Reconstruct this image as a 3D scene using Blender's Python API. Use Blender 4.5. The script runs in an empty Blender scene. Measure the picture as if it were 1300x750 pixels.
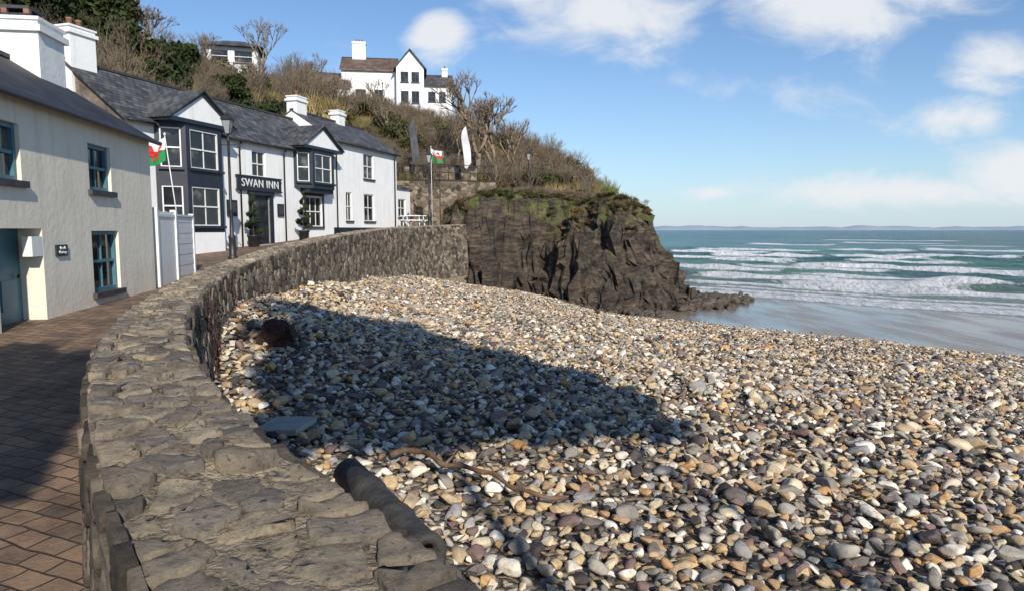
import bpy, math, random
import numpy as np
from mathutils import Vector, Matrix, noise as mnoise
random.seed(7); RS=np.random.RandomState(11)
scene=bpy.context.scene
rad=math.radians

# ------------------------------------------------------------------ materials
def new_mat(name):
    m=bpy.data.materials.new(name); m.use_nodes=True
    nt=m.node_tree; b=nt.nodes['Principled BSDF']
    return m,nt,b
def N(nt,t,**kw):
    n=nt.nodes.new(t)
    for k,v in kw.items(): setattr(n,k,v)
    return n
def ramp(nt,stops,interp='LINEAR'):
    r=N(nt,'ShaderNodeValToRGB'); cr=r.color_ramp; cr.interpolation=interp
    while len(cr.elements)<len(stops): cr.elements.new(0.5)
    for e,(p,c) in zip(cr.elements,stops):
        e.position=p; e.color=(c[0],c[1],c[2],1)
    return r
def pmat(name,c1,c2=None,scale=5,rough=.8,bump=.2,bscale=None,metal=0,detail=6,dist=.02,stretch=None,spec=.5):
    m,nt,b=new_mat(name); c2=c2 or c1
    tc=N(nt,'ShaderNodeTexCoord'); src=tc.outputs['Object']
    if stretch:
        mp=N(nt,'ShaderNodeMapping'); mp.inputs['Scale'].default_value=stretch
        nt.links.new(src,mp.inputs[0]); src=mp.outputs[0]
    n=N(nt,'ShaderNodeTexNoise'); n.inputs['Scale'].default_value=scale; n.inputs['Detail'].default_value=detail
    nt.links.new(src,n.inputs['Vector'])
    r=ramp(nt,[(.3,c1),(.7,c2)]); nt.links.new(n.outputs[0],r.inputs[0])
    nt.links.new(r.outputs[0],b.inputs['Base Color'])
    b.inputs['Roughness'].default_value=rough; b.inputs['Metallic'].default_value=metal
    b.inputs['Specular IOR Level'].default_value=spec
    if bump>0:
        n2=N(nt,'ShaderNodeTexNoise'); n2.inputs['Scale'].default_value=bscale or scale*4; n2.inputs['Detail'].default_value=8
        nt.links.new(src,n2.inputs['Vector'])
        bp=N(nt,'ShaderNodeBump'); bp.inputs['Strength'].default_value=bump; bp.inputs['Distance'].default_value=dist
        nt.links.new(n2.outputs[0],bp.inputs['Height']); nt.links.new(bp.outputs[0],b.inputs['Normal'])
    return m

def render_mat(name,c1,c2,stain):
    m,nt,b=new_mat(name); tc=N(nt,'ShaderNodeTexCoord')
    n=N(nt,'ShaderNodeTexNoise'); n.inputs['Scale'].default_value=1.3; n.inputs['Detail'].default_value=8; nt.links.new(tc.outputs['Object'],n.inputs['Vector'])
    r=ramp(nt,[(.3,c1),(.65,c2)]); nt.links.new(n.outputs[0],r.inputs[0])
    mp=N(nt,'ShaderNodeMapping'); mp.inputs['Scale'].default_value=(5,5,.5); nt.links.new(tc.outputs['Object'],mp.inputs[0])
    s=N(nt,'ShaderNodeTexNoise'); s.inputs['Scale'].default_value=1; s.inputs['Detail'].default_value=8; s.inputs['Roughness'].default_value=.65; nt.links.new(mp.outputs[0],s.inputs['Vector'])
    sr=ramp(nt,[(.5,(0,0,0)),(.78,(.65,.65,.65))]); nt.links.new(s.outputs[0],sr.inputs[0])
    mx=N(nt,'ShaderNodeMixRGB'); mx.inputs[2].default_value=(*stain,1)
    nt.links.new(sr.outputs[0],mx.inputs[0]); nt.links.new(r.outputs[0],mx.inputs[1]); nt.links.new(mx.outputs[0],b.inputs['Base Color'])
    b.inputs['Roughness'].default_value=.85
    n2=N(nt,'ShaderNodeTexNoise'); n2.inputs['Scale'].default_value=9; n2.inputs['Detail'].default_value=9; nt.links.new(tc.outputs['Object'],n2.inputs['Vector'])
    bp=N(nt,'ShaderNodeBump'); bp.inputs['Strength'].default_value=.4; bp.inputs['Distance'].default_value=.02
    nt.links.new(n2.outputs[0],bp.inputs['Height']); nt.links.new(bp.outputs[0],b.inputs['Normal'])
    return m
M_white=render_mat('white_render',(.78,.78,.77),(.84,.84,.83),(.56,.55,.51))
M_cream=render_mat('cream_render',(.73,.67,.55),(.79,.73,.61),(.5,.45,.36))
M_rubble=pmat('rubble_gable',(.09,.07,.055),(.24,.19,.15),3,.9,1,9,dist=.06)
M_navy=pmat('navy_paint',(.012,.016,.028),(.022,.028,.042),3,.45,.05)
M_frame=pmat('white_paint',(.78,.78,.76),(.7,.7,.68),6,.5,.05)
M_teal=pmat('teal_paint',(.05,.15,.2),(.07,.19,.24),5,.5,.08)
M_black=pmat('black_iron',(.012,.012,.013),(.03,.03,.03),8,.45,.1)
M_sill=pmat('slate_sill',(.03,.03,.035),(.06,.06,.065),8,.7,.2)
M_pot=pmat('terracotta',(.2,.09,.055),(.3,.15,.09),6,.8,.1)
M_rust=pmat('rusty_iron',(.02,.01,.007),(.08,.03,.018),12,.95,1,30)
M_wood=pmat('driftwood',(.1,.06,.03),(.24,.15,.09),6,.85,.6,20,stretch=(1,1,1))
M_darkpipe=pmat('black_rubber',(.02,.019,.018),(.07,.065,.06),7,.85,.8,22)
M_conc=pmat('pale_concrete',(.3,.29,.25),(.42,.4,.35),5,.85,.4,20)
M_trunk=pmat('bark',(.05,.038,.028),(.12,.095,.07),8,.9,.6,30)
M_twig=pmat('bare_twigs',(.15,.115,.08),(.28,.215,.15),5,.9,.2)
def glass_mat():
    m,nt,b=new_mat('window_glass')
    tc=N(nt,'ShaderNodeTexCoord'); n=N(nt,'ShaderNodeTexNoise'); n.inputs['Scale'].default_value=1.7
    nt.links.new(tc.outputs['Object'],n.inputs['Vector'])
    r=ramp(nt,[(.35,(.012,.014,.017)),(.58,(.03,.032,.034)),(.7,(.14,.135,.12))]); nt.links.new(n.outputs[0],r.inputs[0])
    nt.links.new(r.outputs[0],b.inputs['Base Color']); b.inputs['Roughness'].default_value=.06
    bp=N(nt,'ShaderNodeBump'); bp.inputs['Strength'].default_value=.08; nt.links.new(n.outputs[0],bp.inputs['Height']); nt.links.new(bp.outputs[0],b.inputs['Normal'])
    return m
M_glass=glass_mat()
def slate_mat(name,c1,c2,bw=.28,rh=.2,yf=1.25):
    m,nt,b=new_mat(name); tc=N(nt,'ShaderNodeTexCoord')
    mp=N(nt,'ShaderNodeMapping'); mp.inputs['Scale'].default_value=(1,yf,1)
    nt.links.new(tc.outputs['Object'],mp.inputs[0])
    br=N(nt,'ShaderNodeTexBrick'); br.inputs['Scale'].default_value=1
    br.inputs['Brick Width'].default_value=bw; br.inputs['Row Height'].default_value=rh
    br.inputs['Mortar Size'].default_value=.014; br.inputs['Mortar Smooth'].default_value=.3
    br.inputs['Color1'].default_value=(*c1,1); br.inputs['Color2'].default_value=(*c2,1); br.inputs['Mortar'].default_value=(.012,.012,.013,1)
    nt.links.new(mp.outputs[0],br.inputs['Vector'])
    n=N(nt,'ShaderNodeTexNoise'); n.inputs['Scale'].default_value=1.4; n.inputs['Detail'].default_value=9; n.inputs['Roughness'].default_value=.7
    nt.links.new(tc.outputs['Object'],n.inputs['Vector'])
    mx=N(nt,'ShaderNodeMixRGB',blend_type='MULTIPLY'); mx.inputs[0].default_value=.9
    r=ramp(nt,[(.3,(.5,.48,.47)),(.5,(1,1,1)),(.7,(2.0,1.95,1.7))]); nt.links.new(n.outputs[0],r.inputs[0])
    nt.links.new(br.outputs[0],mx.inputs[1]); nt.links.new(r.outputs[0],mx.inputs[2]); nt.links.new(mx.outputs[0],b.inputs['Base Color'])
    b.inputs['Roughness'].default_value=.65
    bp=N(nt,'ShaderNodeBump'); bp.inputs['Strength'].default_value=.8; bp.inputs['Distance'].default_value=.04
    nt.links.new(br.outputs['Fac'],bp.inputs['Height']); bp.invert=True; nt.links.new(bp.outputs[0],b.inputs['Normal'])
    return m
M_slate=slate_mat('roof_slate',(.04,.042,.047),(.12,.12,.122))
M_slate2=slate_mat('roof_slate_dark',(.014,.015,.018),(.035,.035,.04))
M_tile=slate_mat('roof_tile_brown',(.12,.08,.06),(.17,.12,.09))

def attr_stone(name,stops,lichen=True,bump=1.0,bd=.03,lo=.55,hi=1.4):
    m,nt,b=new_mat(name)
    at=N(nt,'ShaderNodeAttribute',attribute_name='rnd')
    r=ramp(nt,stops); nt.links.new(at.outputs['Fac'],r.inputs[0])
    tc=N(nt,'ShaderNodeTexCoord')
    n=N(nt,'ShaderNodeTexNoise'); n.inputs['Scale'].default_value=11; n.inputs['Detail'].default_value=12; n.inputs['Roughness'].default_value=.78
    nt.links.new(tc.outputs['Object'],n.inputs['Vector'])
    r2=ramp(nt,[(.35,(lo,lo*.96,lo*.92)),(.5,(1,1,1)),(.66,(hi,hi*.97,hi*.9))]); nt.links.new(n.outputs[0],r2.inputs[0])
    mx=N(nt,'ShaderNodeMixRGB',blend_type='MULTIPLY'); mx.inputs[0].default_value=1
    nt.links.new(r.outputs[0],mx.inputs[1]); nt.links.new(r2.outputs[0],mx.inputs[2]); out=mx.outputs[0]
    if lichen:
        n3=N(nt,'ShaderNodeTexNoise'); n3.inputs['Scale'].default_value=9; n3.inputs['Detail'].default_value=12; n3.inputs['Roughness'].default_value=.75
        nt.links.new(tc.outputs['Object'],n3.inputs['Vector'])
        r3=ramp(nt,[(.59,(0,0,0)),(.65,(.5,.5,.5))]); nt.links.new(n3.outputs[0],r3.inputs[0])
        m2=N(nt,'ShaderNodeMixRGB'); m2.inputs[2].default_value=(.55,.48,.34,1)
        nt.links.new(r3.outputs[0],m2.inputs[0]); nt.links.new(out,m2.inputs[1]); out=m2.outputs[0]
        n4=N(nt,'ShaderNodeTexNoise'); n4.inputs['Scale'].default_value=38; n4.inputs['Detail'].default_value=5; nt.links.new(tc.outputs['Object'],n4.inputs['Vector'])
        r4=ramp(nt,[(.6,(0,0,0)),(.67,(.7,.7,.7))]); nt.links.new(n4.outputs[0],r4.inputs[0])
        m3=N(nt,'ShaderNodeMixRGB'); m3.inputs[2].default_value=(.06,.052,.042,1); nt.links.new(r4.outputs[0],m3.inputs[0]); nt.links.new(out,m3.inputs[1]); out=m3.outputs[0]
    nt.links.new(out,b.inputs['Base Color']); b.inputs['Roughness'].default_value=.92; b.inputs['Specular IOR Level'].default_value=.3
    n2=N(nt,'ShaderNodeTexNoise'); n2.inputs['Scale'].default_value=20; n2.inputs['Detail'].default_value=14; n2.inputs['Roughness'].default_value=.75
    nt.links.new(tc.outputs['Object'],n2.inputs['Vector'])
    bp=N(nt,'ShaderNodeBump'); bp.inputs['Strength'].default_value=bump; bp.inputs['Distance'].default_value=bd
    nt.links.new(n2.outputs[0],bp.inputs['Height']); nt.links.new(bp.outputs[0],b.inputs['Normal'])
    return m
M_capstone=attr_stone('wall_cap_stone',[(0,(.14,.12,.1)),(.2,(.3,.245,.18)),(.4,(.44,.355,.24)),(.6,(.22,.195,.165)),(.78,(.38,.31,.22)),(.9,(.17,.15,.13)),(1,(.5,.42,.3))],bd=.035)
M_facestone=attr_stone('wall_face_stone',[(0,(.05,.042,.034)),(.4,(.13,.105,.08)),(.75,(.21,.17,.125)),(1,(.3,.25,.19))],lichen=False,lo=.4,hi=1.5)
M_mortar=pmat('lime_mortar',(.12,.095,.065),(.4,.32,.22),12,.95,1,46,dist=.04)

# ------------------------------------------------------------------ mesh builder
class MB:
    def __init__(s): s.v=[];s.f=[];s.m=[];s.mats=[];s.smooth=[]
    def mi(s,mat):
        if mat not in s.mats: s.mats.append(mat)
        return s.mats.index(mat)
    def add(s,vs,fs,mat,M=None,smooth=False):
        o=len(s.v)
        if M is not None: vs=[tuple(M@Vector(p)) for p in vs]
        s.v+= [tuple(p) for p in vs]; k=s.mi(mat)
        for f in fs: s.f.append(tuple(i+o for i in f)); s.m.append(k); s.smooth.append(smooth)
    def box(s,x0,x1,y0,y1,z0,z1,mat,M=None):
        vs=[(x0,y0,z0),(x1,y0,z0),(x1,y1,z0),(x0,y1,z0),(x0,y0,z1),(x1,y0,z1),(x1,y1,z1),(x0,y1,z1)]
        s.add(vs,[(3,2,1,0),(4,5,6,7),(0,1,5,4),(1,2,6,5),(2,3,7,6),(3,0,4,7)],mat,M)
    def lathe(s,prof,mat,n=12,M=None,smooth=True,rot=0):
        vs=[];fs=[]
        for r,z in prof:
            for i in range(n):
                a=2*math.pi*i/n+rot; vs.append((r*math.cos(a),r*math.sin(a),z))
        for j in range(len(prof)-1):
            for i in range(n):
                a=j*n+i;b=j*n+(i+1)%n; fs.append((a,b,b+n,a+n))
        fs.append(tuple(range(n-1,-1,-1))); fs.append(tuple(range((len(prof)-1)*n,len(prof)*n)))
        s.add(vs,fs,mat,M,smooth)
    def tube(s,pts,rs,mat,n=6,M=None):
        vs=[];fs=[];pts=[Vector(p) for p in pts]
        for k,p in enumerate(pts):
            d=(pts[min(k+1,len(pts)-1)]-pts[max(k-1,0)]).normalized()
            u=d.cross(Vector((0,0,1)) if abs(d.z)<.9 else Vector((1,0,0))).normalized(); w=d.cross(u)
            for i in range(n):
                a=2*math.pi*i/n; vs.append(p+(u*math.cos(a)+w*math.sin(a))*rs[k])
        for j in range(len(pts)-1):
            for i in range(n):
                a=j*n+i;b=j*n+(i+1)%n; fs.append((a,a+n,b+n,b))
        fs.append(tuple(range(n))); fs.append(tuple(range(len(pts)*n-1,(len(pts)-1)*n-1,-1)))
        s.add(vs,fs,mat,M,True)
    def slab(s,quad,th,mat,M=None):
        vs=list(quad)+[(p[0],p[1],p[2]-th) for p in quad]; n=len(quad)
        fs=[tuple(range(n)),tuple(range(2*n-1,n-1,-1))]+[(i,i+n,(i+1)%n+n,(i+1)%n) for i in range(n)]
        s.add(vs,fs,mat,M)
    def wall(s,x0,x1,z0,z1,ops,mat,y=0,depth=.14,M=None):
        xs=sorted(set([x0,x1]+[v for o in ops for v in o[:2]])); zs=sorted(set([z0,z1]+[v for o in ops for v in o[2:4]]))
        xs=[v for v in xs if x0<=v<=x1]; zs=[v for v in zs if z0<=v<=z1]
        for i in range(len(xs)-1):
            for j in range(len(zs)-1):
                cx=(xs[i]+xs[i+1])/2; cz=(zs[j]+zs[j+1])/2
                if any(o[0]<cx<o[1] and o[2]<cz<o[3] for o in ops): continue
                s.add([(xs[i],y,zs[j]),(xs[i+1],y,zs[j]),(xs[i+1],y,zs[j+1]),(xs[i],y,zs[j+1])],[(0,1,2,3)],mat,M)
        for o in ops:
            a,b,c,d=o[:4]; y2=y+depth
            for q in ([(a,y,c),(a,y2,c),(a,y2,d),(a,y,d)],[(b,y,c),(b,y,d),(b,y2,d),(b,y2,c)],[(a,y,d),(a,y2,d),(b,y2,d),(b,y,d)],[(a,y,c),(b,y,c),(b,y2,c),(a,y2,c)]):
                s.add(q,[(0,1,2,3)],mat,M)
    def window(s,x0,x1,z0,z1,y,cols,rows,fm,M=None,sill=M_sill,bar=.025,fr=.055):
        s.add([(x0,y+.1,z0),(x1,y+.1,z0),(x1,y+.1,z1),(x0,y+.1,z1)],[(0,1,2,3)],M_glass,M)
        s.box(x0,x0+fr,y+.04,y+.12,z0,z1,fm,M); s.box(x1-fr,x1,y+.04,y+.12,z0,z1,fm,M)
        s.box(x0+fr,x1-fr,y+.042,y+.12,z0,z0+fr,fm,M); s.box(x0+fr,x1-fr,y+.042,y+.12,z1-fr,z1,fm,M)
        zm=(z0+z1)/2; s.box(x0+fr,x1-fr,y+.05,y+.115,zm-.025,zm+.025,fm,M)
        for i in range(1,cols):
            x=x0+(x1-x0)*i/cols; s.box(x-bar/2,x+bar/2,y+.07,y+.112,z0+fr,zm-.025,fm,M); s.box(x-bar/2,x+bar/2,y+.07,y+.112,zm+.025,z1-fr,fm,M)
        for j in range(1,rows):
            if rows%2==0 and j==rows//2: continue
            z=z0+(z1-z0)*j/rows; s.box(x0+fr,x1-fr,y+.073,y+.109,z-bar/2,z+bar/2,fm,M)
        if sill: s.box(x0-.07,x1+.07,y-.09,y+.06,z0-.09,z0+.004,sill,M)
    def done(s,name,parent=None,loc=None,rotz=0,coll=None):
        me=bpy.data.meshes.new(name); me.from_pydata(s.v,[],s.f)
        for m in s.mats: me.materials.append(m)
        me.polygons.foreach_set('material_index',s.m); me.polygons.foreach_set('use_smooth',s.smooth)
        me.update(); o=bpy.data.objects.new(name,me)
        (coll or scene.collection).objects.link(o)
        if parent: o.parent=parent
        if loc: o.location=loc
        o.rotation_euler=(0,0,rotz)
        return o
def empty(name,loc=(0,0,0),rotz=0):
    e=bpy.data.objects.new(name,None); e.empty_display_size=.3; scene.collection.objects.link(e); e.location=loc; e.rotation_euler=(0,0,rotz); return e
def np_mesh(name,V,F,mat,smooth=True,attrs=None,mats=None,mi=None):
    me=bpy.data.meshes.new(name); me.from_pydata(V.tolist() if hasattr(V,'tolist') else V,[],F.tolist() if hasattr(F,'tolist') else F)
    for m in (mats or [mat]): me.materials.append(m)
    if mi is not None: me.polygons.foreach_set('material_index',mi)
    me.polygons.foreach_set('use_smooth',[smooth]*len(me.polygons))
    for k,a in (attrs or {}).items():
        at=me.attributes.new(k,'FLOAT','POINT'); at.data.foreach_set('value',np.asarray(a,dtype=np.float32))
    me.update(); o=bpy.data.objects.new(name,me); scene.collection.objects.link(o); return o
def grid_faces(nx,ny):
    i,j=np.meshgrid(np.arange(nx-1),np.arange(ny-1),indexing='ij'); a=i*ny+j
    return np.stack([a,a+ny,a+ny+1,a+1],-1).reshape(-1,4)
def sm(a,b,x):
    t=np.clip((x-a)/(b-a),0,1); return t*t*(3-2*t)
def fbm(x,y,z=0,o=5): return mnoise.fractal(Vector((x,y,z)),1.0,2.0,o)

# ------------------------------------------------------------------ instancing
def scatter(name,P,R,S,idx,objs):
    coll=bpy.data.collections.new(name+'_variants')
    for o in objs: coll.objects.link(o)
    me=bpy.data.meshes.new(name); me.from_pydata(np.asarray(P).tolist(),[],[])
    a=me.attributes.new('rot','FLOAT_VECTOR','POINT'); a.data.foreach_set('vector',np.asarray(R,dtype=np.float32).ravel())
    a=me.attributes.new('scl','FLOAT_VECTOR','POINT'); a.data.foreach_set('vector',np.asarray(S,dtype=np.float32).ravel())
    a=me.attributes.new('idx','INT','POINT'); a.data.foreach_set('value',np.asarray(idx,dtype=np.int32))
    ob=bpy.data.objects.new(name,me); scene.collection.objects.link(ob)
    ng=bpy.data.node_groups.new(name,'GeometryNodeTree')
    ng.interface.new_socket('Geometry',in_out='INPUT',socket_type='NodeSocketGeometry'); ng.interface.new_socket('Geometry',in_out='OUTPUT',socket_type='NodeSocketGeometry')
    gi=ng.nodes.new('NodeGroupInput'); go=ng.nodes.new('NodeGroupOutput'); ip=ng.nodes.new('GeometryNodeInstanceOnPoints')
    ci=ng.nodes.new('GeometryNodeCollectionInfo'); ci.inputs['Collection'].default_value=coll; ci.inputs['Separate Children'].default_value=True; ci.inputs['Reset Children'].default_value=True
    def na(n,t):
        x=ng.nodes.new('GeometryNodeInputNamedAttribute'); x.data_type=t; x.inputs['Name'].default_value=n
        return [o for o in x.outputs if o.enabled and o.name=='Attribute'][0]
    L=ng.links.new
    L(gi.outputs[0],ip.inputs['Points']); L(ci.outputs[0],ip.inputs['Instance']); ip.inputs['Pick Instance'].default_value=True
    L(na('idx','INT'),ip.inputs['Instance Index']); L(na('rot','FLOAT_VECTOR'),ip.inputs['Rotation']); L(na('scl','FLOAT_VECTOR'),ip.inputs['Scale'])
    L(ip.outputs[0],go.inputs[0])
    md=ob.modifiers.new('scatter','NODES'); md.node_group=ng
    return ob
def obj_unlinked(name,mb):
    me=bpy.data.meshes.new(name); me.from_pydata(mb.v,[],mb.f)
    for m in mb.mats: me.materials.append(m)
    me.polygons.foreach_set('material_index',mb.m); me.polygons.foreach_set('use_smooth',mb.smooth); me.update()
    return bpy.data.objects.new(name,me)

# ------------------------------------------------------------------ world & light
SH=Vector((.35,-.94,0)).normalized(); EL=rad(31)
w=bpy.data.worlds.new('World'); scene.world=w; w.use_nodes=True; nt=w.node_tree
bg=nt.nodes['Background']; sky=N(nt,'ShaderNodeTexSky',sky_type='NISHITA'); sky.sun_disc=False
sky.sun_elevation=EL; sky.sun_rotation=math.atan2(SH.x,SH.y); sky.air_density=1.0; sky.dust_density=.15; sky.ozone_density=3.0
bg.inputs['Strength'].default_value=.11
tc=N(nt,'ShaderNodeTexCoord'); sp=N(nt,'ShaderNodeSeparateXYZ'); nt.links.new(tc.outputs['Generated'],sp.inputs[0])
def mth(op,a,b=None,clamp=False):
    n=N(nt,'ShaderNodeMath',operation=op); n.use_clamp=clamp
    for i,v in enumerate([a,b]):
        if v is None: continue
        if isinstance(v,(int,float)): n.inputs[i].default_value=v
        else: nt.links.new(v,n.inputs[i])
    return n.outputs[0]
yy=mth('MAXIMUM',mth('ABSOLUTE',sp.outputs['Y']),.12)
aa=mth('DIVIDE',sp.outputs['X'],yy); ee=mth('DIVIDE',sp.outputs['Z'],yy)
cv=N(nt,'ShaderNodeCombineXYZ'); nt.links.new(aa,cv.inputs[0]); nt.links.new(ee,cv.inputs[1])
ns=N(nt,'ShaderNodeTexNoise'); ns.inputs['Scale'].default_value=7; ns.inputs['Detail'].default_value=10; ns.inputs['Roughness'].default_value=.6; ns.inputs['Distortion'].default_value=.4
mpn=N(nt,'ShaderNodeMapping'); mpn.inputs['Scale'].default_value=(1,2.0,1); nt.links.new(cv.outputs[0],mpn.inputs[0]); nt.links.new(mpn.outputs[0],ns.inputs['Vector'])
blobs=[(.13,.305,.22,.085,1),(.02,.33,.14,.05,.7),(.44,.305,.2,.085,1),(.6,.34,.2,.06,.9),(-.105,.272,.068,.055,1.15),(.63,.16,.13,.045,1.0),(.72,.087,.13,.06,1.25),
       (.29,.052,.08,.02,.95),(.55,.055,.4,.04,.85),(.71,.235,.16,.06,.85),(.42,.2,.25,.05,.4),(1.0,.2,.2,.09,1),(-.9,.3,.3,.1,.9),(1.3,.1,.3,.05,.9)]
mask=None
for a0,e0,ra,rb,g in blobs:
    s1=N(nt,'ShaderNodeVectorMath',operation='SUBTRACT'); nt.links.new(cv.outputs[0],s1.inputs[0]); s1.inputs[1].default_value=(a0,e0,0)
    s2=N(nt,'ShaderNodeVectorMath',operation='DIVIDE'); nt.links.new(s1.outputs[0],s2.inputs[0]); s2.inputs[1].default_value=(ra,rb,1)
    s3=N(nt,'ShaderNodeVectorMath',operation='LENGTH'); nt.links.new(s2.outputs[0],s3.inputs[0])
    v=mth('MULTIPLY',mth('SUBTRACT',1,s3.outputs['Value'],True),g*1.2)
    mask=v if mask is None else mth('MAXIMUM',mask,v)
dens=mth('ADD',mask,mth('MULTIPLY',mth('SUBTRACT',ns.outputs[0],.5),2.0))
mr=N(nt,'ShaderNodeMapRange',interpolation_type='SMOOTHSTEP'); mr.inputs['From Min'].default_value=.15; mr.inputs['From Max'].default_value=1.05; mr.inputs['To Max'].default_value=.93
nt.links.new(dens,mr.inputs['Value'])
hzf=mth('MULTIPLY',mth('POWER',2.718,mth('MULTIPLY',mth('MAXIMUM',ee,0),-9.5)),.85)
mxh=N(nt,'ShaderNodeMixRGB'); mxh.inputs[2].default_value=(5.0,6.2,7.2,1); nt.links.new(hzf,mxh.inputs[0])
blu=N(nt,'ShaderNodeMixRGB',blend_type='MULTIPLY'); blu.inputs[0].default_value=1; blu.inputs[2].default_value=(.93,1.08,1.22,1); nt.links.new(sky.outputs[0],blu.inputs[1]); nt.links.new(blu.outputs[0],mxh.inputs[1])
mxc=N(nt,'ShaderNodeMixRGB'); mxc.inputs[2].default_value=(7.7,7.9,8.15,1); nt.links.new(mr.outputs[0],mxc.inputs[0])
nt.links.new(mxh.outputs[0],mxc.inputs[1]); nt.links.new(mxc.outputs[0],bg.inputs['Color'])
sd=bpy.data.lights.new('sun','SUN'); sd.energy=5.0; sd.angle=rad(.5); sd.color=(1,.93,.82)
so=bpy.data.objects.new('sun',sd); scene.collection.objects.link(so)
sv=Vector((SH.x*math.cos(EL),SH.y*math.cos(EL),math.sin(EL))); so.rotation_euler=sv.to_track_quat('Z','Y').to_euler(); so.location=(10,-20,20)
scene.view_settings.view_transform='Standard'; scene.view_settings.look='None'; scene.view_settings.exposure=0

# ------------------------------------------------------------------ sea wall curve
WP=[(8,-4,-.8),(3,-1.7,-.8),(1.2,-.35,-.8),(.5,.35,-.8),(.05,.85,-.8),(-.44,1.42,-.8),(-.82,1.93,-.8),(-1.06,2.25,-.8),(-1.75,3.29,-.8),(-2.53,4.65,-.8),(-3.35,6.4,-.8),(-3.98,8,-.8),(-4.75,10.2,-.8),(-5.55,13.5,-.7),(-5.95,18.6,-.42),(-6.12,25,-.17),(-5.85,31,.03),(-5.1,35.5,.14),(-4.2,38,.2),(-3.5,39.2,.25),(-2.9,40.2,.3)]
def catmull(P,step=.12):
    P=[Vector(p) for p in P]; P=[P[0]*2-P[1]]+P+[P[-1]*2-P[-2]]; out=[]
    for i in range(1,len(P)-2):
        n=max(2,int((P[i+1]-P[i]).length/step))
        for k in range(n):
            t=k/n; a,b,c,d=P[i-1:i+3]
            out.append(.5*((2*b)+(c-a)*t+(2*a-5*b+4*c-d)*t*t+(3*b-a-3*c+d)*t**3))
    out.append(P[-2]); return out
WC=np.array([tuple(p) for p in catmull(WP)]); 
dl=np.r_[0,np.cumsum(np.linalg.norm(np.diff(WC[:,:2],axis=0),axis=1))]; WL=dl[-1]
T=np.gradient(WC[:,:2],axis=0); T/=np.linalg.norm(T,axis=1)[:,None]
def wall_at(s):
    x=np.interp(s,dl,WC[:,0]);y=np.interp(s,dl,WC[:,1]);z=np.interp(s,dl,WC[:,2]);tx=np.interp(s,dl,T[:,0]);ty=np.interp(s,dl,T[:,1]); l=math.hypot(tx,ty)
    return x,y,z,tx/l,ty/l
S_STEP=float(np.interp(2.2,WC[::1,1],dl))
def Wout(s): return .27+.08*float(1-sm(S_STEP-.06,S_STEP+.02,s))
def topz(s): return -.05*float(1-sm(S_STEP-.04,S_STEP+.02,s))
WIN=.29
def Ftop(s,wv,h):
    x,y,z,tx,ty=wall_at(s); o=wv*(Wout(s) if wv>0 else WIN)
    o+=.02*fbm(s*2.2,wv+4)*abs(wv)
    return (x+ty*o,y-tx*o,z+topz(s)+h+.016*fbm(s*1.2,wv*2))
def Fout(s,d,h):
    x,y,z,tx,ty=wall_at(s); o=Wout(s)+h+.06*d
    return (x+ty*o,y-tx*o,z+topz(s)-d)
def Fin(s,d,h):
    x,y,z,tx,ty=wall_at(s); o=-(WIN+h+.03*d)
    return (x+ty*o,y-tx*o,z-d)
def clip(poly,nx,ny,c):
    out=[]
    for i in range(len(poly)):
        p=poly[i];q=poly[(i+1)%len(poly)]; dp=p[0]*nx+p[1]*ny-c; dq=q[0]*nx+q[1]*ny-c
        if dp<=0: out.append(p)
        if (dp<0<dq) or (dq<0<dp):
            t=dp/(dp-dq); out.append((p[0]+(q[0]-p[0])*t,p[1]+(q[1]-p[1])*t))
    return out
def cells(L,H,cw,ch,jit,drop,rnd):
    nx=int(L/cw); ny=max(1,int(round(H/ch))); cw=L/nx; ch=H/ny; g={}
    for i in range(nx):
        for j in range(ny):
            if rnd.random()<drop: continue
            g[i,j]=((i+.5+(.5 if j%2 else 0)-.25+rnd.uniform(-jit,jit))*cw,(j+.5+rnd.uniform(-jit,jit)*.8)*ch)
    res=[]
    for (i,j),p in g.items():
        poly=[(max(0,p[0]-2*cw),max(0,p[1]-2*ch)),(min(L,p[0]+2*cw),max(0,p[1]-2*ch)),(min(L,p[0]+2*cw),min(H,p[1]+2*ch)),(max(0,p[0]-2*cw),min(H,p[1]+2*ch))]
        for a in range(-3,4):
            for b in range(-2,3):
                q=g.get((i+a,j+b))
                if q is None or q is p: continue
                nx_,ny_=q[0]-p[0],q[1]-p[1]; c=(q[0]**2+q[1]**2-p[0]**2-p[1]**2)/2
                poly=clip(poly,nx_,ny_,c)
                if len(poly)<3: break
            if len(poly)<3: break
        if len(poly)>=3: res.append(poly)
    return res
import bmesh
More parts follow.
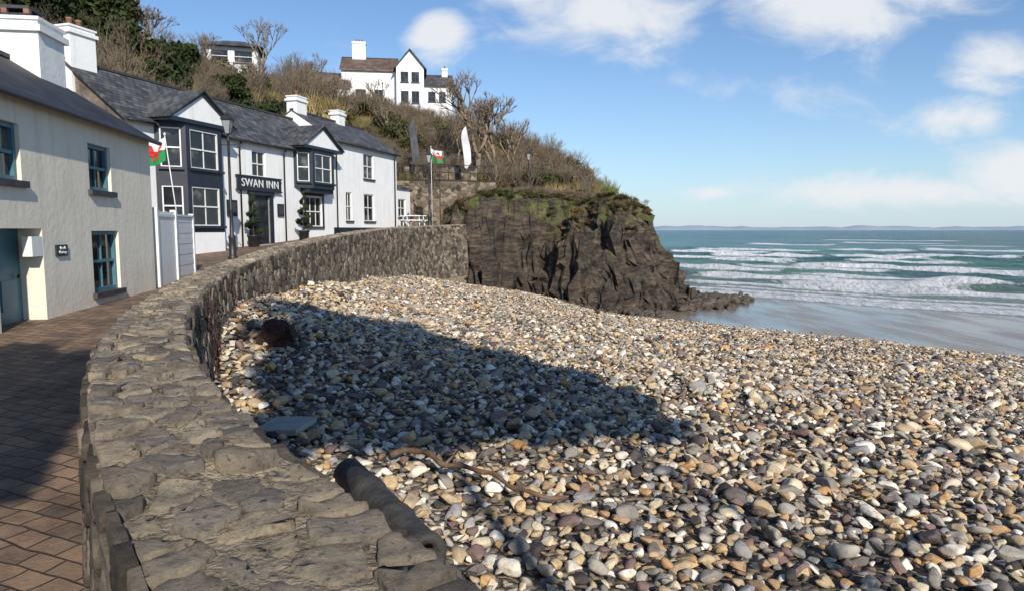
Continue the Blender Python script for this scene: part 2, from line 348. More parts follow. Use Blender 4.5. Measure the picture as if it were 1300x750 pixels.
def stones(name,cl,F,gap,h,mat,parent,rnd,wscale=1.0,woff=0.0,rough=1.0,smooth=True):
    V=[];Fc=[];A=[]
    for poly in cl:
        pp=[p for k,p in enumerate(poly) if math.dist(p,poly[k-1])>.012]
        if len(pp)<3: continue
        cx=sum(p[0] for p in pp)/len(pp); cy=sum(p[1] for p in pp)/len(pp)
        ch=[]
        for k in range(len(pp)):
            a=pp[k];b=pp[(k+1)%len(pp)]
            for t in ((.12,.5,.88) if math.dist(a,b)<.1 else (.08,.36,.64,.92)): ch.append((a[0]+(b[0]-a[0])*t,a[1]+(b[1]-a[1])*t))
        def shr(p,g,jt=0):
            d=math.hypot(p[0]-cx,p[1]-cy)+1e-6; k=max(.15,1-g/d); 
            return (cx+(p[0]-cx)*k+rnd.uniform(-jt,jt),cy+(p[1]-cy)*k+rnd.uniform(-jt,jt))
        hh=h*rnd.uniform(.45,1.4); tx=rnd.uniform(-.08,.08); ty=rnd.uniform(-.08,.08); n=len(ch); o=len(V)
        g0=gap*rnd.uniform(.6,1.9); base=[shr(p,g0,.007*rough) for p in ch]
        for lev,(g,hz,jt) in enumerate([(0,-.02,0),(.002,hh*.8,.002),(.008,hh,.002),(.035,hh*1.02,.005)]):
            for p in base:
                q=shr(p,g,jt); V.append(F(q[0],(q[1]-woff)*wscale,hz+(tx*(q[0]-cx)+ty*(q[1]-cy))*(lev>0)+rnd.uniform(-.003,.003)*rough*(lev>1)))
        V.append(F(cx,(cy-woff)*wscale,hh*1.0))
        for l in range(3):
            for k in range(n):
                a=o+l*n+k;b=o+l*n+(k+1)%n; Fc.append((a,b,b+n,a+n))
        for k in range(n): Fc.append((o+3*n+k,o+3*n+(k+1)%n,o+4*n))
        A+= [rnd.random()]*(4*n+1)
    ob=np_mesh(name,V,Fc,mat,smooth,{'rnd':A}); ob.parent=parent
    bm=bmesh.new(); bm.from_mesh(ob.data); bmesh.ops.recalc_face_normals(bm,faces=bm.faces); bm.to_mesh(ob.data); bm.free()
    return ob
rw=random.Random(3)
seawall=empty('sea_wall')
TW=.62
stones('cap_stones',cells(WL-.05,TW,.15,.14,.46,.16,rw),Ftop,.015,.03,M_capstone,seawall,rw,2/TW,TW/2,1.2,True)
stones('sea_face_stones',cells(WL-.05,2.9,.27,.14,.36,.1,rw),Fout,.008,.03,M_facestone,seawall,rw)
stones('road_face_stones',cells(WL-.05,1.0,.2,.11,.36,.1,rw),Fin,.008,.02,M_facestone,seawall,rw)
V=[];F=[];ss=np.arange(0,WL,.1)
for s in ss:
    V+=[Fin(s,1.3,-.004),Fin(s,0.01,-.004),Ftop(s,-.97,.0),Ftop(s,-.5,.010),Ftop(s,0,.013),Ftop(s,.5,.010),Ftop(s,.97,.0),Fout(s,0.01,-.004),Fout(s,3.4,-.004)]
k=9
for i in range(len(ss)-1):
    for j in range(k-1): F.append((i*k+j,(i+1)*k+j,(i+1)*k+j+1,i*k+j+1))
o=np_mesh('mortar_core',V,F,M_mortar,True); o.parent=seawall

# ------------------------------------------------------------------ beach height
nS=np.array([.698,.716]); WXY=WC[::4,:2]; SEDGE=31.0
def wall_dist(x,y):
    x=np.asarray(x).ravel();y=np.asarray(y).ravel(); out=np.empty(len(x))
    for i in range(0,len(x),20000):
        d=(x[i:i+20000,None]-WXY[None,:,0])**2+(y[i:i+20000,None]-WXY[None,:,1])**2; out[i:i+20000]=np.sqrt(d.min(1))
    return out
def beach_z(x,y):
    s=x*nS[0]+y*nS[1]
    h=np.interp(s,[-20,0,8,16,24,28,31,34,50,60,100,400],[-2.2,-2.25,-2.48,-3.0,-3.8,-4.35,-4.8,-4.88,-5.01,-5.6,-8,-10])
    d=np.maximum(0,wall_dist(x,y).reshape(np.shape(x))-.4)
    amp=.85*sm(6,13,y)*(1-sm(30,40,y))+.15
    far=.75*sm(28,38,y)*(1-sm(0,6,x))
    return h+amp*np.exp(-d/3.0)+far+ (s<SEDGE)*(.06*np.sin(x*.9+1.3*np.sin(y*.5))*np.sin(y*.7+.6)+.05*np.sin(s*1.3+.4*np.sin(x*.7)))
def wall_x_at(y):
    yy=WC[:,1]; o=np.argsort(yy); return np.interp(y,yy[o],WC[o,0])
xs=np.r_[np.arange(-12,40,.45),np.arange(40,260,6)]; ys=np.r_[np.arange(-14,75,.45),np.arange(75,300,8)]
X,Y=np.meshgrid(xs,ys,indexing='ij'); Z=beach_z(X,Y)
inl=(X<wall_x_at(Y))&(Y<40); Z=np.where(inl,np.minimum(Z,-2.3),Z)
Fg=grid_faces(len(xs),len(ys)); V=np.stack([X.ravel(),Y.ravel(),Z.ravel()],-1)
cen=V[Fg].mean(1); edge=SEDGE+.5*np.sin(cen[:,0]*.6)+.4*np.sin(cen[:,1]*1.1)
mi=((cen[:,0]*nS[0]+cen[:,1]*nS[1])>edge).astype(int)
def shingle_base():
    m,nt,b=new_mat('shingle_bed'); tc=N(nt,'ShaderNodeTexCoord'); v=N(nt,'ShaderNodeTexVoronoi'); v.inputs['Scale'].default_value=14
    nt.links.new(tc.outputs['Object'],v.inputs['Vector'])
    hs=N(nt,'ShaderNodeSeparateColor'); nt.links.new(v.outputs['Color'],hs.inputs[0])
    r=ramp(nt,[(0,(.06,.05,.042)),(.4,(.13,.105,.08)),(.8,(.24,.18,.11)),(1,(.32,.26,.19))]); nt.links.new(hs.outputs[0],r.inputs[0])
    nt.links.new(r.outputs[0],b.inputs['Base Color']); b.inputs['Roughness'].default_value=.85
    bp=N(nt,'ShaderNodeBump'); bp.inputs['Strength'].default_value=1; bp.inputs['Distance'].default_value=.06; bp.invert=True
    nt.links.new(v.outputs['Distance'],bp.inputs['Height']); nt.links.new(bp.outputs[0],b.inputs['Normal']); return m
def wet_sand():
    m,nt,b=new_mat('wet_sand'); tc=N(nt,'ShaderNodeTexCoord'); n=N(nt,'ShaderNodeTexNoise'); n.inputs['Scale'].default_value=.22; n.inputs['Detail'].default_value=7
    mp=N(nt,'ShaderNodeMapping'); mp.inputs['Rotation'].default_value=(0,0,rad(-45.7)); mp.inputs['Scale'].default_value=(2.5,.7,1)
    nt.links.new(tc.outputs['Object'],mp.inputs[0]); nt.links.new(mp.outputs[0],n.inputs['Vector'])
    r=ramp(nt,[(.3,(.13,.095,.065)),(.7,(.26,.2,.14))]); nt.links.new(n.outputs[0],r.inputs[0]); nt.links.new(r.outputs[0],b.inputs['Base Color'])
    r2=ramp(nt,[(.35,(.05,.05,.05)),(.6,(.3,.3,.3))]); nt.links.new(n.outputs[0],r2.inputs[0]); nt.links.new(r2.outputs[0],b.inputs['Roughness'])
    b.inputs['IOR'].default_value=1.33; b.inputs['Specular IOR Level'].default_value=.45
    n2=N(nt,'ShaderNodeTexNoise'); n2.inputs['Scale'].default_value=3; n2.inputs['Detail'].default_value=5; nt.links.new(mp.outputs[0],n2.inputs['Vector'])
    bp=N(nt,'ShaderNodeBump'); bp.inputs['Strength'].default_value=.25; bp.inputs['Distance'].default_value=.05; nt.links.new(n2.outputs[0],bp.inputs['Height']); nt.links.new(bp.outputs[0],b.inputs['Normal'])
    return m
np_mesh('beach',V,Fg,None,True,mats=[shingle_base(),wet_sand()],mi=mi)

def pebble_mat():
    m,nt,b=new_mat('pebble_stone'); oi=N(nt,'ShaderNodeObjectInfo')
    r=ramp(nt,[(0,(.06,.052,.048)),(.06,(.15,.13,.115)),(.14,(.25,.23,.2)),(.24,(.38,.35,.3)),(.34,(.46,.35,.22)),(.45,(.55,.4,.22)),(.53,(.2,.135,.12)),(.59,(.62,.52,.37)),(.7,(.38,.25,.14)),(.76,(.3,.29,.28)),(.82,(.7,.64,.53)),(.89,(.5,.3,.14)),(.93,(.11,.09,.085)),(.96,(.78,.73,.63))],'CONSTANT')
    nt.links.new(oi.outputs['Random'],r.inputs[0])
    tc=N(nt,'ShaderNodeTexCoord'); n=N(nt,'ShaderNodeTexNoise'); n.inputs['Scale'].default_value=1.6; n.inputs['Detail'].default_value=8; n.inputs['Roughness'].default_value=.65
    ad=N(nt,'ShaderNodeVectorMath',operation='ADD'); nt.links.new(tc.outputs['Object'],ad.inputs[0])
    ml=N(nt,'ShaderNodeMath',operation='MULTIPLY'); ml.inputs[1].default_value=97; nt.links.new(oi.outputs['Random'],ml.inputs[0]); nt.links.new(ml.outputs[0],ad.inputs[1]); nt.links.new(ad.outputs[0],n.inputs['Vector'])
    r2=ramp(nt,[(.3,(.6,.57,.54)),(.5,(1,1,1)),(.72,(1.3,1.22,1.1))]); nt.links.new(n.outputs[0],r2.inputs[0])
    mx=N(nt,'ShaderNodeMixRGB',blend_type='MULTIPLY'); mx.inputs[0].default_value=1; nt.links.new(r.outputs[0],mx.inputs[1]); nt.links.new(r2.outputs[0],mx.inputs[2])
    nt.links.new(mx.outputs[0],b.inputs['Base Color']); b.inputs['Roughness'].default_value=.8; b.inputs['Specular IOR Level'].default_value=.25
    n2=N(nt,'ShaderNodeTexNoise'); n2.inputs['Scale'].default_value=7; n2.inputs['Detail'].default_value=8; nt.links.new(ad.outputs[0],n2.inputs['Vector'])
    bp=N(nt,'ShaderNodeBump'); bp.inputs['Strength'].default_value=.4; bp.inputs['Distance'].default_value=.01; nt.links.new(n2.outputs[0],bp.inputs['Height']); nt.links.new(bp.outputs[0],b.inputs['Normal'])
    return m
M_peb=pebble_mat()
def rock_mesh(name,seed,mat,sub=3,cuts=6,amp=.28,sc=(1,.78,.55)):
    r=random.Random(seed); bm=bmesh.new(); bmesh.ops.create_icosphere(bm,subdivisions=sub,radius=1)
    pl=[(Vector((r.gauss(0,1),r.gauss(0,1),r.gauss(0,1))).normalized(),r.uniform(.45,.8)) for _ in range(cuts)]
    off=Vector((seed*7.3,seed*3.1,0))
    for v in bm.verts:
        p=v.co*(1+amp*mnoise.noise(v.co*1.1+off)); 
        for n_,d in pl:
            t=p.dot(n_)-d
            if t>0: p=p-n_*t*.92
        p+=v.co*.03*mnoise.noise(v.co*4+off)
        v.co=Vector((p.x*sc[0],p.y*sc[1],p.z*sc[2]))
    me=bpy.data.meshes.new(name); bm.to_mesh(me); bm.free(); me.materials.append(mat); me.polygons.foreach_set('use_smooth',[True]*len(me.polygons))
    return bpy.data.objects.new(name,me)
pv=[rock_mesh('pebble_%d'%i,i+1,M_peb,2 if i%3 else 3,5+i%6,.35,(1,random.uniform(.58,.9),random.uniform(.36,.62))) for i in range(16)]
def beach_pts(sp,y0,y1,seed):
    r=np.random.RandomState(seed); gx=np.arange(-7,46,sp); gy=np.arange(y0,y1,sp); X,Y=np.meshgrid(gx,gy); X=X.ravel()+r.uniform(-.5,.5,X.size)*sp; Y=Y.ravel()+r.uniform(-.5,.5,Y.size)*sp
    s=X*nS[0]+Y*nS[1]
    k=(X>wall_x_at(Y)+.25)&(s<SEDGE+.2+.5*np.sin(X*.6)+.4*np.sin(Y*1.1)+np.abs(r.normal(0,.5,X.size))**2)&(X<.88*Y+5)&(X<34)
    k&= (Y<43)&~((Y>39)&(X>-1)&(X<7))
    return X[k],Y[k],r
P=[];R=[];S=[];I=[]
for sp,y0,mu,sg,lift,seed in ((.1,.8,.053,.28,.012,1),(.22,.8,.072,.3,.03,2),(1.0,1,.105,.3,.04,3)):
    X,Y,r=beach_pts(sp,y0,45,seed); n=len(X); Z=beach_z(X,Y)
    sz=np.clip(mu*np.exp(r.normal(0,sg,n)),.025,.19)
    P.append(np.stack([X,Y,Z+lift+sz*.12+r.uniform(-.015,.03,n)],-1)); R.append(np.stack([r.normal(0,.35,n),r.normal(0,.35,n),r.uniform(0,6.28,n)],-1))
    S.append(np.stack([sz,sz,sz],-1)); I.append(r.randint(0,16,n))
P=np.concatenate(P);print('pebbles',len(P))
scatter('shingle_pebbles',P,np.concatenate(R),np.concatenate(S),np.concatenate(I),pv)

# ------------------------------------------------------------------ road
def road_z(y): return np.interp(y,[-30,0,4,10,15,23,30,37,42,50],[-1.7,-1.65,-1.6,-1.38,-1.3,-.98,-.62,-.12,.1,.35])
ys=np.r_[np.arange(-40,-4,2),np.arange(-4,46.2,.4)]; us=np.linspace(0,1,24); V=[]
for y in ys:
    xr=float(wall_x_at(y))-.05 if y>-3.9 else 26
    if y>.4: xr=float(wall_x_at(y))-.1
    if y>39: xr=-3.6
    xl=-30 if y<24 else -16
    for u in us: V.append((xl+(xr-xl)*u,y,float(road_z(y))+.012*fbm(xl*.3+(xr-xl)*u*.5,y*.5)))
def paving():
    m,nt,b=new_mat('block_paving'); tc=N(nt,'ShaderNodeTexCoord')
    nd=N(nt,'ShaderNodeTexNoise'); nd.inputs['Scale'].default_value=2.5; nt.links.new(tc.outputs['Object'],nd.inputs['Vector'])
    mp=N(nt,'ShaderNodeMapping'); mp.inputs['Rotation'].default_value=(0,0,rad(22))
    adn=N(nt,'ShaderNodeVectorMath',operation='MULTIPLY_ADD'); nt.links.new(nd.outputs['Color'],adn.inputs[0]); adn.inputs[1].default_value=(.1,.1,0); nt.links.new(tc.outputs['Object'],adn.inputs[2]); nt.links.new(adn.outputs[0],mp.inputs[0])
    br=N(nt,'ShaderNodeTexBrick'); br.inputs['Scale'].default_value=1; br.inputs['Brick Width'].default_value=.2; br.inputs['Row Height'].default_value=.14
    br.inputs['Mortar Size'].default_value=.009; br.inputs['Mortar Smooth'].default_value=.6
    br.inputs['Color1'].default_value=(.27,.175,.11,1); br.inputs['Color2'].default_value=(.14,.095,.066,1); br.inputs['Mortar'].default_value=(.045,.033,.024,1)
    nt.links.new(mp.outputs[0],br.inputs['Vector'])
    n=N(nt,'ShaderNodeTexNoise'); n.inputs['Scale'].default_value=1.6; n.inputs['Detail'].default_value=12; n.inputs['Roughness'].default_value=.75; nt.links.new(tc.outputs['Object'],n.inputs['Vector'])
    r=ramp(nt,[(.35,(.4,.37,.34)),(.52,(1,1,1)),(.7,(1.35,1.3,1.2))]); nt.links.new(n.outputs[0],r.inputs[0])
    mx=N(nt,'ShaderNodeMixRGB',blend_type='MULTIPLY'); mx.inputs[0].default_value=1; nt.links.new(br.outputs[0],mx.inputs[1]); nt.links.new(r.outputs[0],mx.inputs[2])
    nt.links.new(mx.outputs[0],b.inputs['Base Color']); b.inputs['Roughness'].default_value=.75
    bp=N(nt,'ShaderNodeBump'); bp.inputs['Strength'].default_value=.8; bp.inputs['Distance'].default_value=.01; bp.invert=True
    nt.links.new(br.outputs['Fac'],bp.inputs['Height'])
    n2=N(nt,'ShaderNodeTexNoise'); n2.inputs['Scale'].default_value=40; n2.inputs['Detail'].default_value=6; nt.links.new(tc.outputs['Object'],n2.inputs['Vector'])
    b2=N(nt,'ShaderNodeBump'); b2.inputs['Strength'].default_value=.5; b2.inputs['Distance'].default_value=.012; nt.links.new(n2.outputs[0],b2.inputs['Height']); nt.links.new(bp.outputs[0],b2.inputs['Normal'])
    nt.links.new(b2.outputs[0],b.inputs['Normal']); return m
np_mesh('road',V,grid_faces(len(ys),24),paving())

# ------------------------------------------------------------------ sea
ld=np.array([.716,-.698])
ws=[41];
while ws[-1]<9000: ws.append(ws[-1]+(.33 if ws[-1]<140 else max(.6,(ws[-1]-135)*.06)))
ls=list(np.arange(-75,60,.8)); a=60.0
while a<9000: a+=max(1,(a-55)*.12); ls.append(a)
a=-75.0; pre=[]
while a>-9000: a-=max(1,(-a-70)*.12); pre.append(a)
ls=np.array(pre[::-1]+ls); ws=np.array(ws)
Wg,Lg=np.meshgrid(ws,ls,indexing='ij')
wob=2.2*np.sin(Lg*.09)+1.1*np.sin(Lg*.23+1)+.5*np.sin(Lg*.7+2)
brk=[(51.5,-42,24,.1,1.0,1.2,.6),(54,-36,16,.12,1.0,1.0,.7),(56.5,-30,6,.14,.8,.95,.8),(59.5,-34,-14,.25,.9,1.05,.9),(64.5,-26,12,.38,1.7,1.3,1),(70,-38,-13,.42,2.0,1.35,1),(77,-30,-10,.36,1.0,1.1,1),(82,-60,-34,.38,1.4,1.2,1),(90,-44,-24,.36,1.1,1.05,1),(97,-38,-12,.5,2.4,1.4,1),(104,-56,-42,.4,1.4,1.1,1),(110,-70,-45,.4,1.7,1.2,1),(118,-38,-22,.4,1.5,1.2,1),(127,-66,-47,.45,2.8,1.35,1),(135,-47,-31,.45,2.8,1.35,1),(142,-85,-62,.4,2,1.1,1),(152,-40,-20,.35,2.2,1.15,1),(164,-90,-60,.45,2.6,1.1,1),(180,-64,-44,.4,3,1.1,1),(200,-47,-22,.45,5.5,1.35,1),(235,-110,-80,.4,5,1.2,1),(250,-60,-35,.4,5,1.1,1),(290,-95,-60,.4,7,1.15,1),(360,-130,-70,.3,9,1.1,1)]
Z=np.zeros_like(Wg); foam=np.zeros_like(Wg)
for w0,l0,l1,h,wd,fg,k in brk:
    c=w0+wob*k*.7+ (Lg-(l0+l1)/2)*.03; win=sm(l0-4,l0+4,Lg)*(1-sm(l1-4,l1+4,Lg)); d=Wg-c
    Z+=h*np.exp(-(np.where(d<0,d/.9,d/1.9))**2)*sm(l0-14,l0+4,Lg)*(1-sm(l1-4,l1+14,Lg)); foam+=fg*win*np.exp(-(np.where(d<0,d/ (wd*1.7),d/(wd*.6)))**2)
fade=(1-sm(140,260,Wg))
chop=np.array([mnoise.fractal(Vector((a*.45,b*.16,1)),1,2,4) if (a<220 and -110<b<80) else 0. for a,b in zip(Wg.ravel(),Lg.ravel())]).reshape(Wg.shape)
Z+=fade*(.07*np.sin(Wg*.9+wob)+.05*np.sin(Wg*1.7-Lg*.4)+.04*np.sin(Lg*.8+Wg*.5)+.22*chop)*sm(53,66,Wg)
foam+=.75*sm(.42,.7,chop)*sm(56,64,Wg)
X=Wg*nS[0]+Lg*ld[0]; Y=Wg*nS[1]+Lg*ld[1]
def sea_mat():
    m,nt,b=new_mat('sea_water'); tc=N(nt,'ShaderNodeTexCoord'); at=N(nt,'ShaderNodeAttribute',attribute_name='foam'); dp=N(nt,'ShaderNodeAttribute',attribute_name='dist')
    mp=N(nt,'ShaderNodeMapping'); mp.inputs['Scale'].default_value=(1,.35,1)
    nt.links.new(tc.outputs['Object'],mp.inputs[0])
    mp.inputs['Rotation'].default_value=(0,0,rad(-45.7))
    n=N(nt,'ShaderNodeTexNoise'); n.inputs['Scale'].default_value=1.6; n.inputs['Detail'].default_value=8; n.inputs['Roughness'].default_value=.7; nt.links.new(mp.outputs[0],n.inputs['Vector'])
    ad=N(nt,'ShaderNodeMath',operation='MULTIPLY_ADD'); nt.links.new(n.outputs[0],ad.inputs[0]); ad.inputs[1].default_value=1.4; nt.links.new(at.outputs['Fac'],ad.inputs[2])
    fr=ramp(nt,[(0.55,(0,0,0)),(.75,(1,1,1))]); 
    sc=N(nt,'ShaderNodeMath',operation='MULTIPLY'); sc.inputs[1].default_value=.5; nt.links.new(ad.outputs[0],sc.inputs[0]); nt.links.new(sc.outputs[0],fr.inputs[0])
    n3=N(nt,'ShaderNodeTexNoise'); n3.inputs['Scale'].default_value=.035; n3.inputs['Detail'].default_value=8; nt.links.new(mp.outputs[0],n3.inputs['Vector'])
    c1=ramp(nt,[(0,(.2,.23,.17)),(.1,(.11,.22,.175)),(.35,(.055,.18,.155)),(1,(.03,.125,.12))]); nt.links.new(dp.outputs['Fac'],c1.inputs[0])
    c2=ramp(nt,[(.38,(.5,.58,.66)),(.6,(1.3,1.25,1.15))]); nt.links.new(n3.outputs[0],c2.inputs[0])
    mx=N(nt,'ShaderNodeMixRGB',blend_type='MULTIPLY'); mx.inputs[0].default_value=1; nt.links.new(c1.outputs[0],mx.inputs[1]); nt.links.new(c2.outputs[0],mx.inputs[2])
    m2=N(nt,'ShaderNodeMixRGB'); m2.inputs[2].default_value=(.88,.89,.89,1); nt.links.new(fr.outputs[0],m2.inputs[0]); nt.links.new(mx.outputs[0],m2.inputs[1]); nt.links.new(m2.outputs[0],b.inputs['Base Color'])
    rr=N(nt,'ShaderNodeMath',operation='MULTIPLY_ADD'); nt.links.new(fr.outputs[0],rr.inputs[0]); rr.inputs[1].default_value=.5; rr.inputs[2].default_value=.25; nt.links.new(rr.outputs[0],b.inputs['Roughness'])
    b.inputs['IOR'].default_value=1.33; b.inputs['Specular IOR Level'].default_value=.35
    nb=N(nt,'ShaderNodeTexNoise'); nb.inputs['Scale'].default_value=.7; nb.inputs['Detail'].default_value=10; nb.inputs['Roughness'].default_value=.68; nt.links.new(mp.outputs[0],nb.inputs['Vector'])
    bp=N(nt,'ShaderNodeBump'); bp.inputs['Strength'].default_value=1; bp.inputs['Distance'].default_value=1.7; nt.links.new(nb.outputs[0],bp.inputs['Height']); nt.links.new(bp.outputs[0],b.inputs['Normal'])
    return m
np_mesh('sea',np.stack([X.ravel(),Y.ravel(),(Z-5).ravel()],-1),grid_faces(len(ws),len(ls)),sea_mat(),True,{'foam':foam.ravel(),'dist':np.clip((Wg.ravel()-50)/300,0,1)})
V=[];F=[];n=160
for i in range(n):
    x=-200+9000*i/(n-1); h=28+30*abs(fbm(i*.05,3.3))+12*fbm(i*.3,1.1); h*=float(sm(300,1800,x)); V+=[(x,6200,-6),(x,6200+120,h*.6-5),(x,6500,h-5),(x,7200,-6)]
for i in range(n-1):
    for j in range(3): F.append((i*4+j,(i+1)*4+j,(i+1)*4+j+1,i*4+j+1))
np_mesh('distant_coast',V,F,pmat('hazy_land',(.27,.34,.41),(.33,.4,.46),.002,1,0,spec=0))  # pale blue-grey distance haze is put into the land's base colour

# ------------------------------------------------------------------ headland
FP=np.array([(-5.0,39.9),(-3.4,39.2),(-2.2,40.6),(-.6,42.2),(1.2,41.4),(3.2,39.6),(5.5,38.4),(7.2,38.9),(9.2,41.4),(11.8,44.8),(14.2,48.2),(14.6,52),(12.6,58),(9.4,66),(6,76),(-10,80),(-10,47),(-5.0,46.5)])
def poly_d(x,y,P):
    ins=np.zeros(x.shape,bool); dm=np.full(x.shape,1e9); n=len(P)
    for i in range(n):
        a=P[i];b=P[(i+1)%n]; c=((a[1]>y)!=(b[1]>y)); 
        with np.errstate(divide='ignore',invalid='ignore'): xi=(b[0]-a[0])*(y-a[1])/(b[1]-a[1])+a[0]
        ins^=c&(x<xi)
        e=b-a; t=np.clip(((x-a[0])*e[0]+(y-a[1])*e[1])/(e@e),0,1); dm=np.minimum(dm,np.hypot(x-a[0]-t*e[0],y-a[1]-t*e[1]))
    return np.where(ins,dm,-dm)
xs=np.arange(-6.5,18,.14); ys=np.arange(36,78,.17); X,Y=np.meshgrid(xs,ys,indexing='ij')
D=poly_d(X,Y,FP)
nz=np.array([fbm(a*.35,b*.35,5,6) for a,b in zip(X.ravel(),Y.ravel())]).reshape(X.shape)
nz2=np.array([fbm(a*1.1,b*1.1,2,5) for a,b in zip(X.ravel(),Y.ravel())]).reshape(X.shape)
D2=D+nz*1.6+nz2*.8
Wd=1.5+3.4*sm(-2,4,X)
xe=X-(Y-44)*.1
top=np.interp(xe,[-5,-4,-2.5,-1,2,6,7.5,8.3,9.1,10.2,11.5,13,15],[.5,.9,1.7,2.0,2.1,2.0,1.75,1.2,.5,-1.2,-2.8,-4.0,-4.9])+.11*np.maximum(0,Y-48)*(1-sm(4,8,X))+nz*(.4+.6*sm(6,9,xe))+nz2*(.2+.6*sm(6.5,9,xe))
t=np.clip(D2/Wd,0,1); prof=np.where(D2>0,t**.85*(1-.25*np.sin(t*11+nz*8)*(1-t)),0)
Hh=-5.3+(top+5.3)*np.clip(prof,0,1)+np.where(D2<=0,D2*.8,0)
Hh+= .9*np.abs(nz2)*(1-t)*(D2>-.8)
# horizontal strata ledges on the seaward slope
lg=np.round(Hh/.55)*.55; Hh=np.where(xe>7.2,Hh*.45+lg*.55,Hh)
V=np.stack([X,Y,Hh],-1).reshape(-1,3)
st=(np.maximum(1-t,.75*sm(7,9,xe))*(D2>-1)).ravel()
for i in range(len(V)):
    if st[i]>.02:
        p=V[i]; q=Vector((p[0]*.8,p[1]*.8,p[2]*1.6)); a=mnoise.fractal(q,1,2,5); b=mnoise.fractal(q+Vector((31,7,3)),1,2,5); V[i,0]+=a*.8*st[i]**.5; V[i,1]+=b*.8*st[i]**.5
def cliff_mat():
    m,nt,b=new_mat('cliff_rock_grass'); tc=N(nt,'ShaderNodeTexCoord'); g=N(nt,'ShaderNodeNewGeometry')
    mp=N(nt,'ShaderNodeMapping'); mp.inputs['Rotation'].default_value=(.5,.35,0); mp.inputs['Scale'].default_value=(.7,.7,2.0); nt.links.new(tc.outputs['Object'],mp.inputs[0])
    n=N(nt,'ShaderNodeTexNoise'); n.inputs['Scale'].default_value=1.3; n.inputs['Detail'].default_value=14; n.inputs['Roughness'].default_value=.8; nt.links.new(mp.outputs[0],n.inputs['Vector'])
    r=ramp(nt,[(.36,(.014,.012,.011)),(.46,(.065,.052,.04)),(.57,(.16,.12,.085)),(.72,(.36,.28,.19))]); nt.links.new(n.outputs[0],r.inputs[0])
    n2=N(nt,'ShaderNodeTexNoise'); n2.inputs['Scale'].default_value=.6; n2.inputs['Detail'].default_value=12; n2.inputs['Roughness'].default_value=.75; nt.links.new(tc.outputs['Object'],n2.inputs['Vector'])
    gr=ramp(nt,[(.3,(.09,.065,.04)),(.42,(.22,.165,.09)),(.5,(.11,.13,.035)),(.58,(.15,.165,.045)),(.66,(.3,.225,.125))]); nt.links.new(n2.outputs[0],gr.inputs[0])
    s=N(nt,'ShaderNodeSeparateXYZ'); nt.links.new(g.outputs['True Normal'],s.inputs[0]); sp=N(nt,'ShaderNodeSeparateXYZ'); nt.links.new(tc.outputs['Object'],sp.inputs[0])
    def m_(op,a,b_):
        k=N(nt,'ShaderNodeMath',operation=op)
        for i,v in enumerate([a,b_]):
            if isinstance(v,(int,float)): k.inputs[i].default_value=v
            else: nt.links.new(v,k.inputs[i])
        return k.outputs[0]
    hz=m_('MULTIPLY',sp.outputs['Z'],.2); f=m_('ADD',m_('ADD',m_('MULTIPLY',s.outputs['Z'],.9),hz),m_('MULTIPLY',m_('SUBTRACT',n2.outputs[0],.5),2.4))
    fr=ramp(nt,[(.45,(0,0,0)),(.62,(1,1,1))]); nt.links.new(f,fr.inputs[0])
    mx=N(nt,'ShaderNodeMixRGB'); nt.links.new(fr.outputs[0],mx.inputs[0]); nt.links.new(r.outputs[0],mx.inputs[1]); nt.links.new(gr.outputs[0],mx.inputs[2])
    nt.links.new(mx.outputs[0],b.inputs['Base Color']); b.inputs['Roughness'].default_value=.9
    vo=N(nt,'ShaderNodeTexVoronoi'); vo.inputs['Scale'].default_value=2.6; nt.links.new(mp.outputs[0],vo.inputs['Vector'])
    b1=N(nt,'ShaderNodeBump'); b1.inputs['Strength'].default_value=.9; b1.inputs['Distance'].default_value=.5; nt.links.new(n.outputs[0],b1.inputs['Height'])
    b2=N(nt,'ShaderNodeBump'); b2.inputs['Strength'].default_value=.7; b2.inputs['Distance'].default_value=.2; nt.links.new(vo.outputs[0],b2.inputs['Height']); nt.links.new(b1.outputs[0],b2.inputs['Normal'])
    nt.links.new(b2.outputs[0],b.inputs['Normal']); return m
M_cliff=cliff_mat()
np_mesh('headland',V,grid_faces(len(xs),len(ys)),M_cliff,False)
HX,HY,HZ=xs,ys,Hh
# ------------------------------------------------------------------ hill
P0=np.array([-10.8,29.8])
def hill_z(x,y):
    q=(x-P0[0])*-.961+(y-P0[1])*.277; p=(x-P0[0])*.277+(y-P0[1])*.961
    qe=q+12*sm(13,45,p)
    f=np.interp(qe,[-12,-6,-3,0,6,9,12,19,29,60,140],[-9,-5,.6,3.1,4.2,6.6,8.6,11.5,13.8,17,20])-1.3*sm(18,38,p)*sm(2,8,qe)
    f=f-6*sm(6,10,x-(y-44)*.1)
    m=np.maximum(q-5.4,y-46.2)
    return np.minimum(f,-1.2+m*5)
xs=np.arange(-130,18,1.0); ys=np.arange(12,170,1.0); X,Y=np.meshgrid(xs,ys,indexing='ij'); Z=hill_z(X,Y)
nn=np.array([fbm(a*.12,b*.12,9,5) for a,b in zip(X.ravel(),Y.ravel())]).reshape(X.shape); Z=Z+nn*1.0
M_hill=pmat('hill_scrub_ground',(.035,.035,.016),(.12,.09,.05),.8,1,1,4,dist=.3)
np_mesh('hill',np.stack([X,Y,Z],-1).reshape(-1,3),grid_faces(len(xs),len(ys)),M_hill)
def hz(x,y):
    i=int(np.clip(round((x+130)),0,len(xs)-1)); j=int(np.clip(round(y-12),0,len(ys)-1)); return float(Z[i,j])

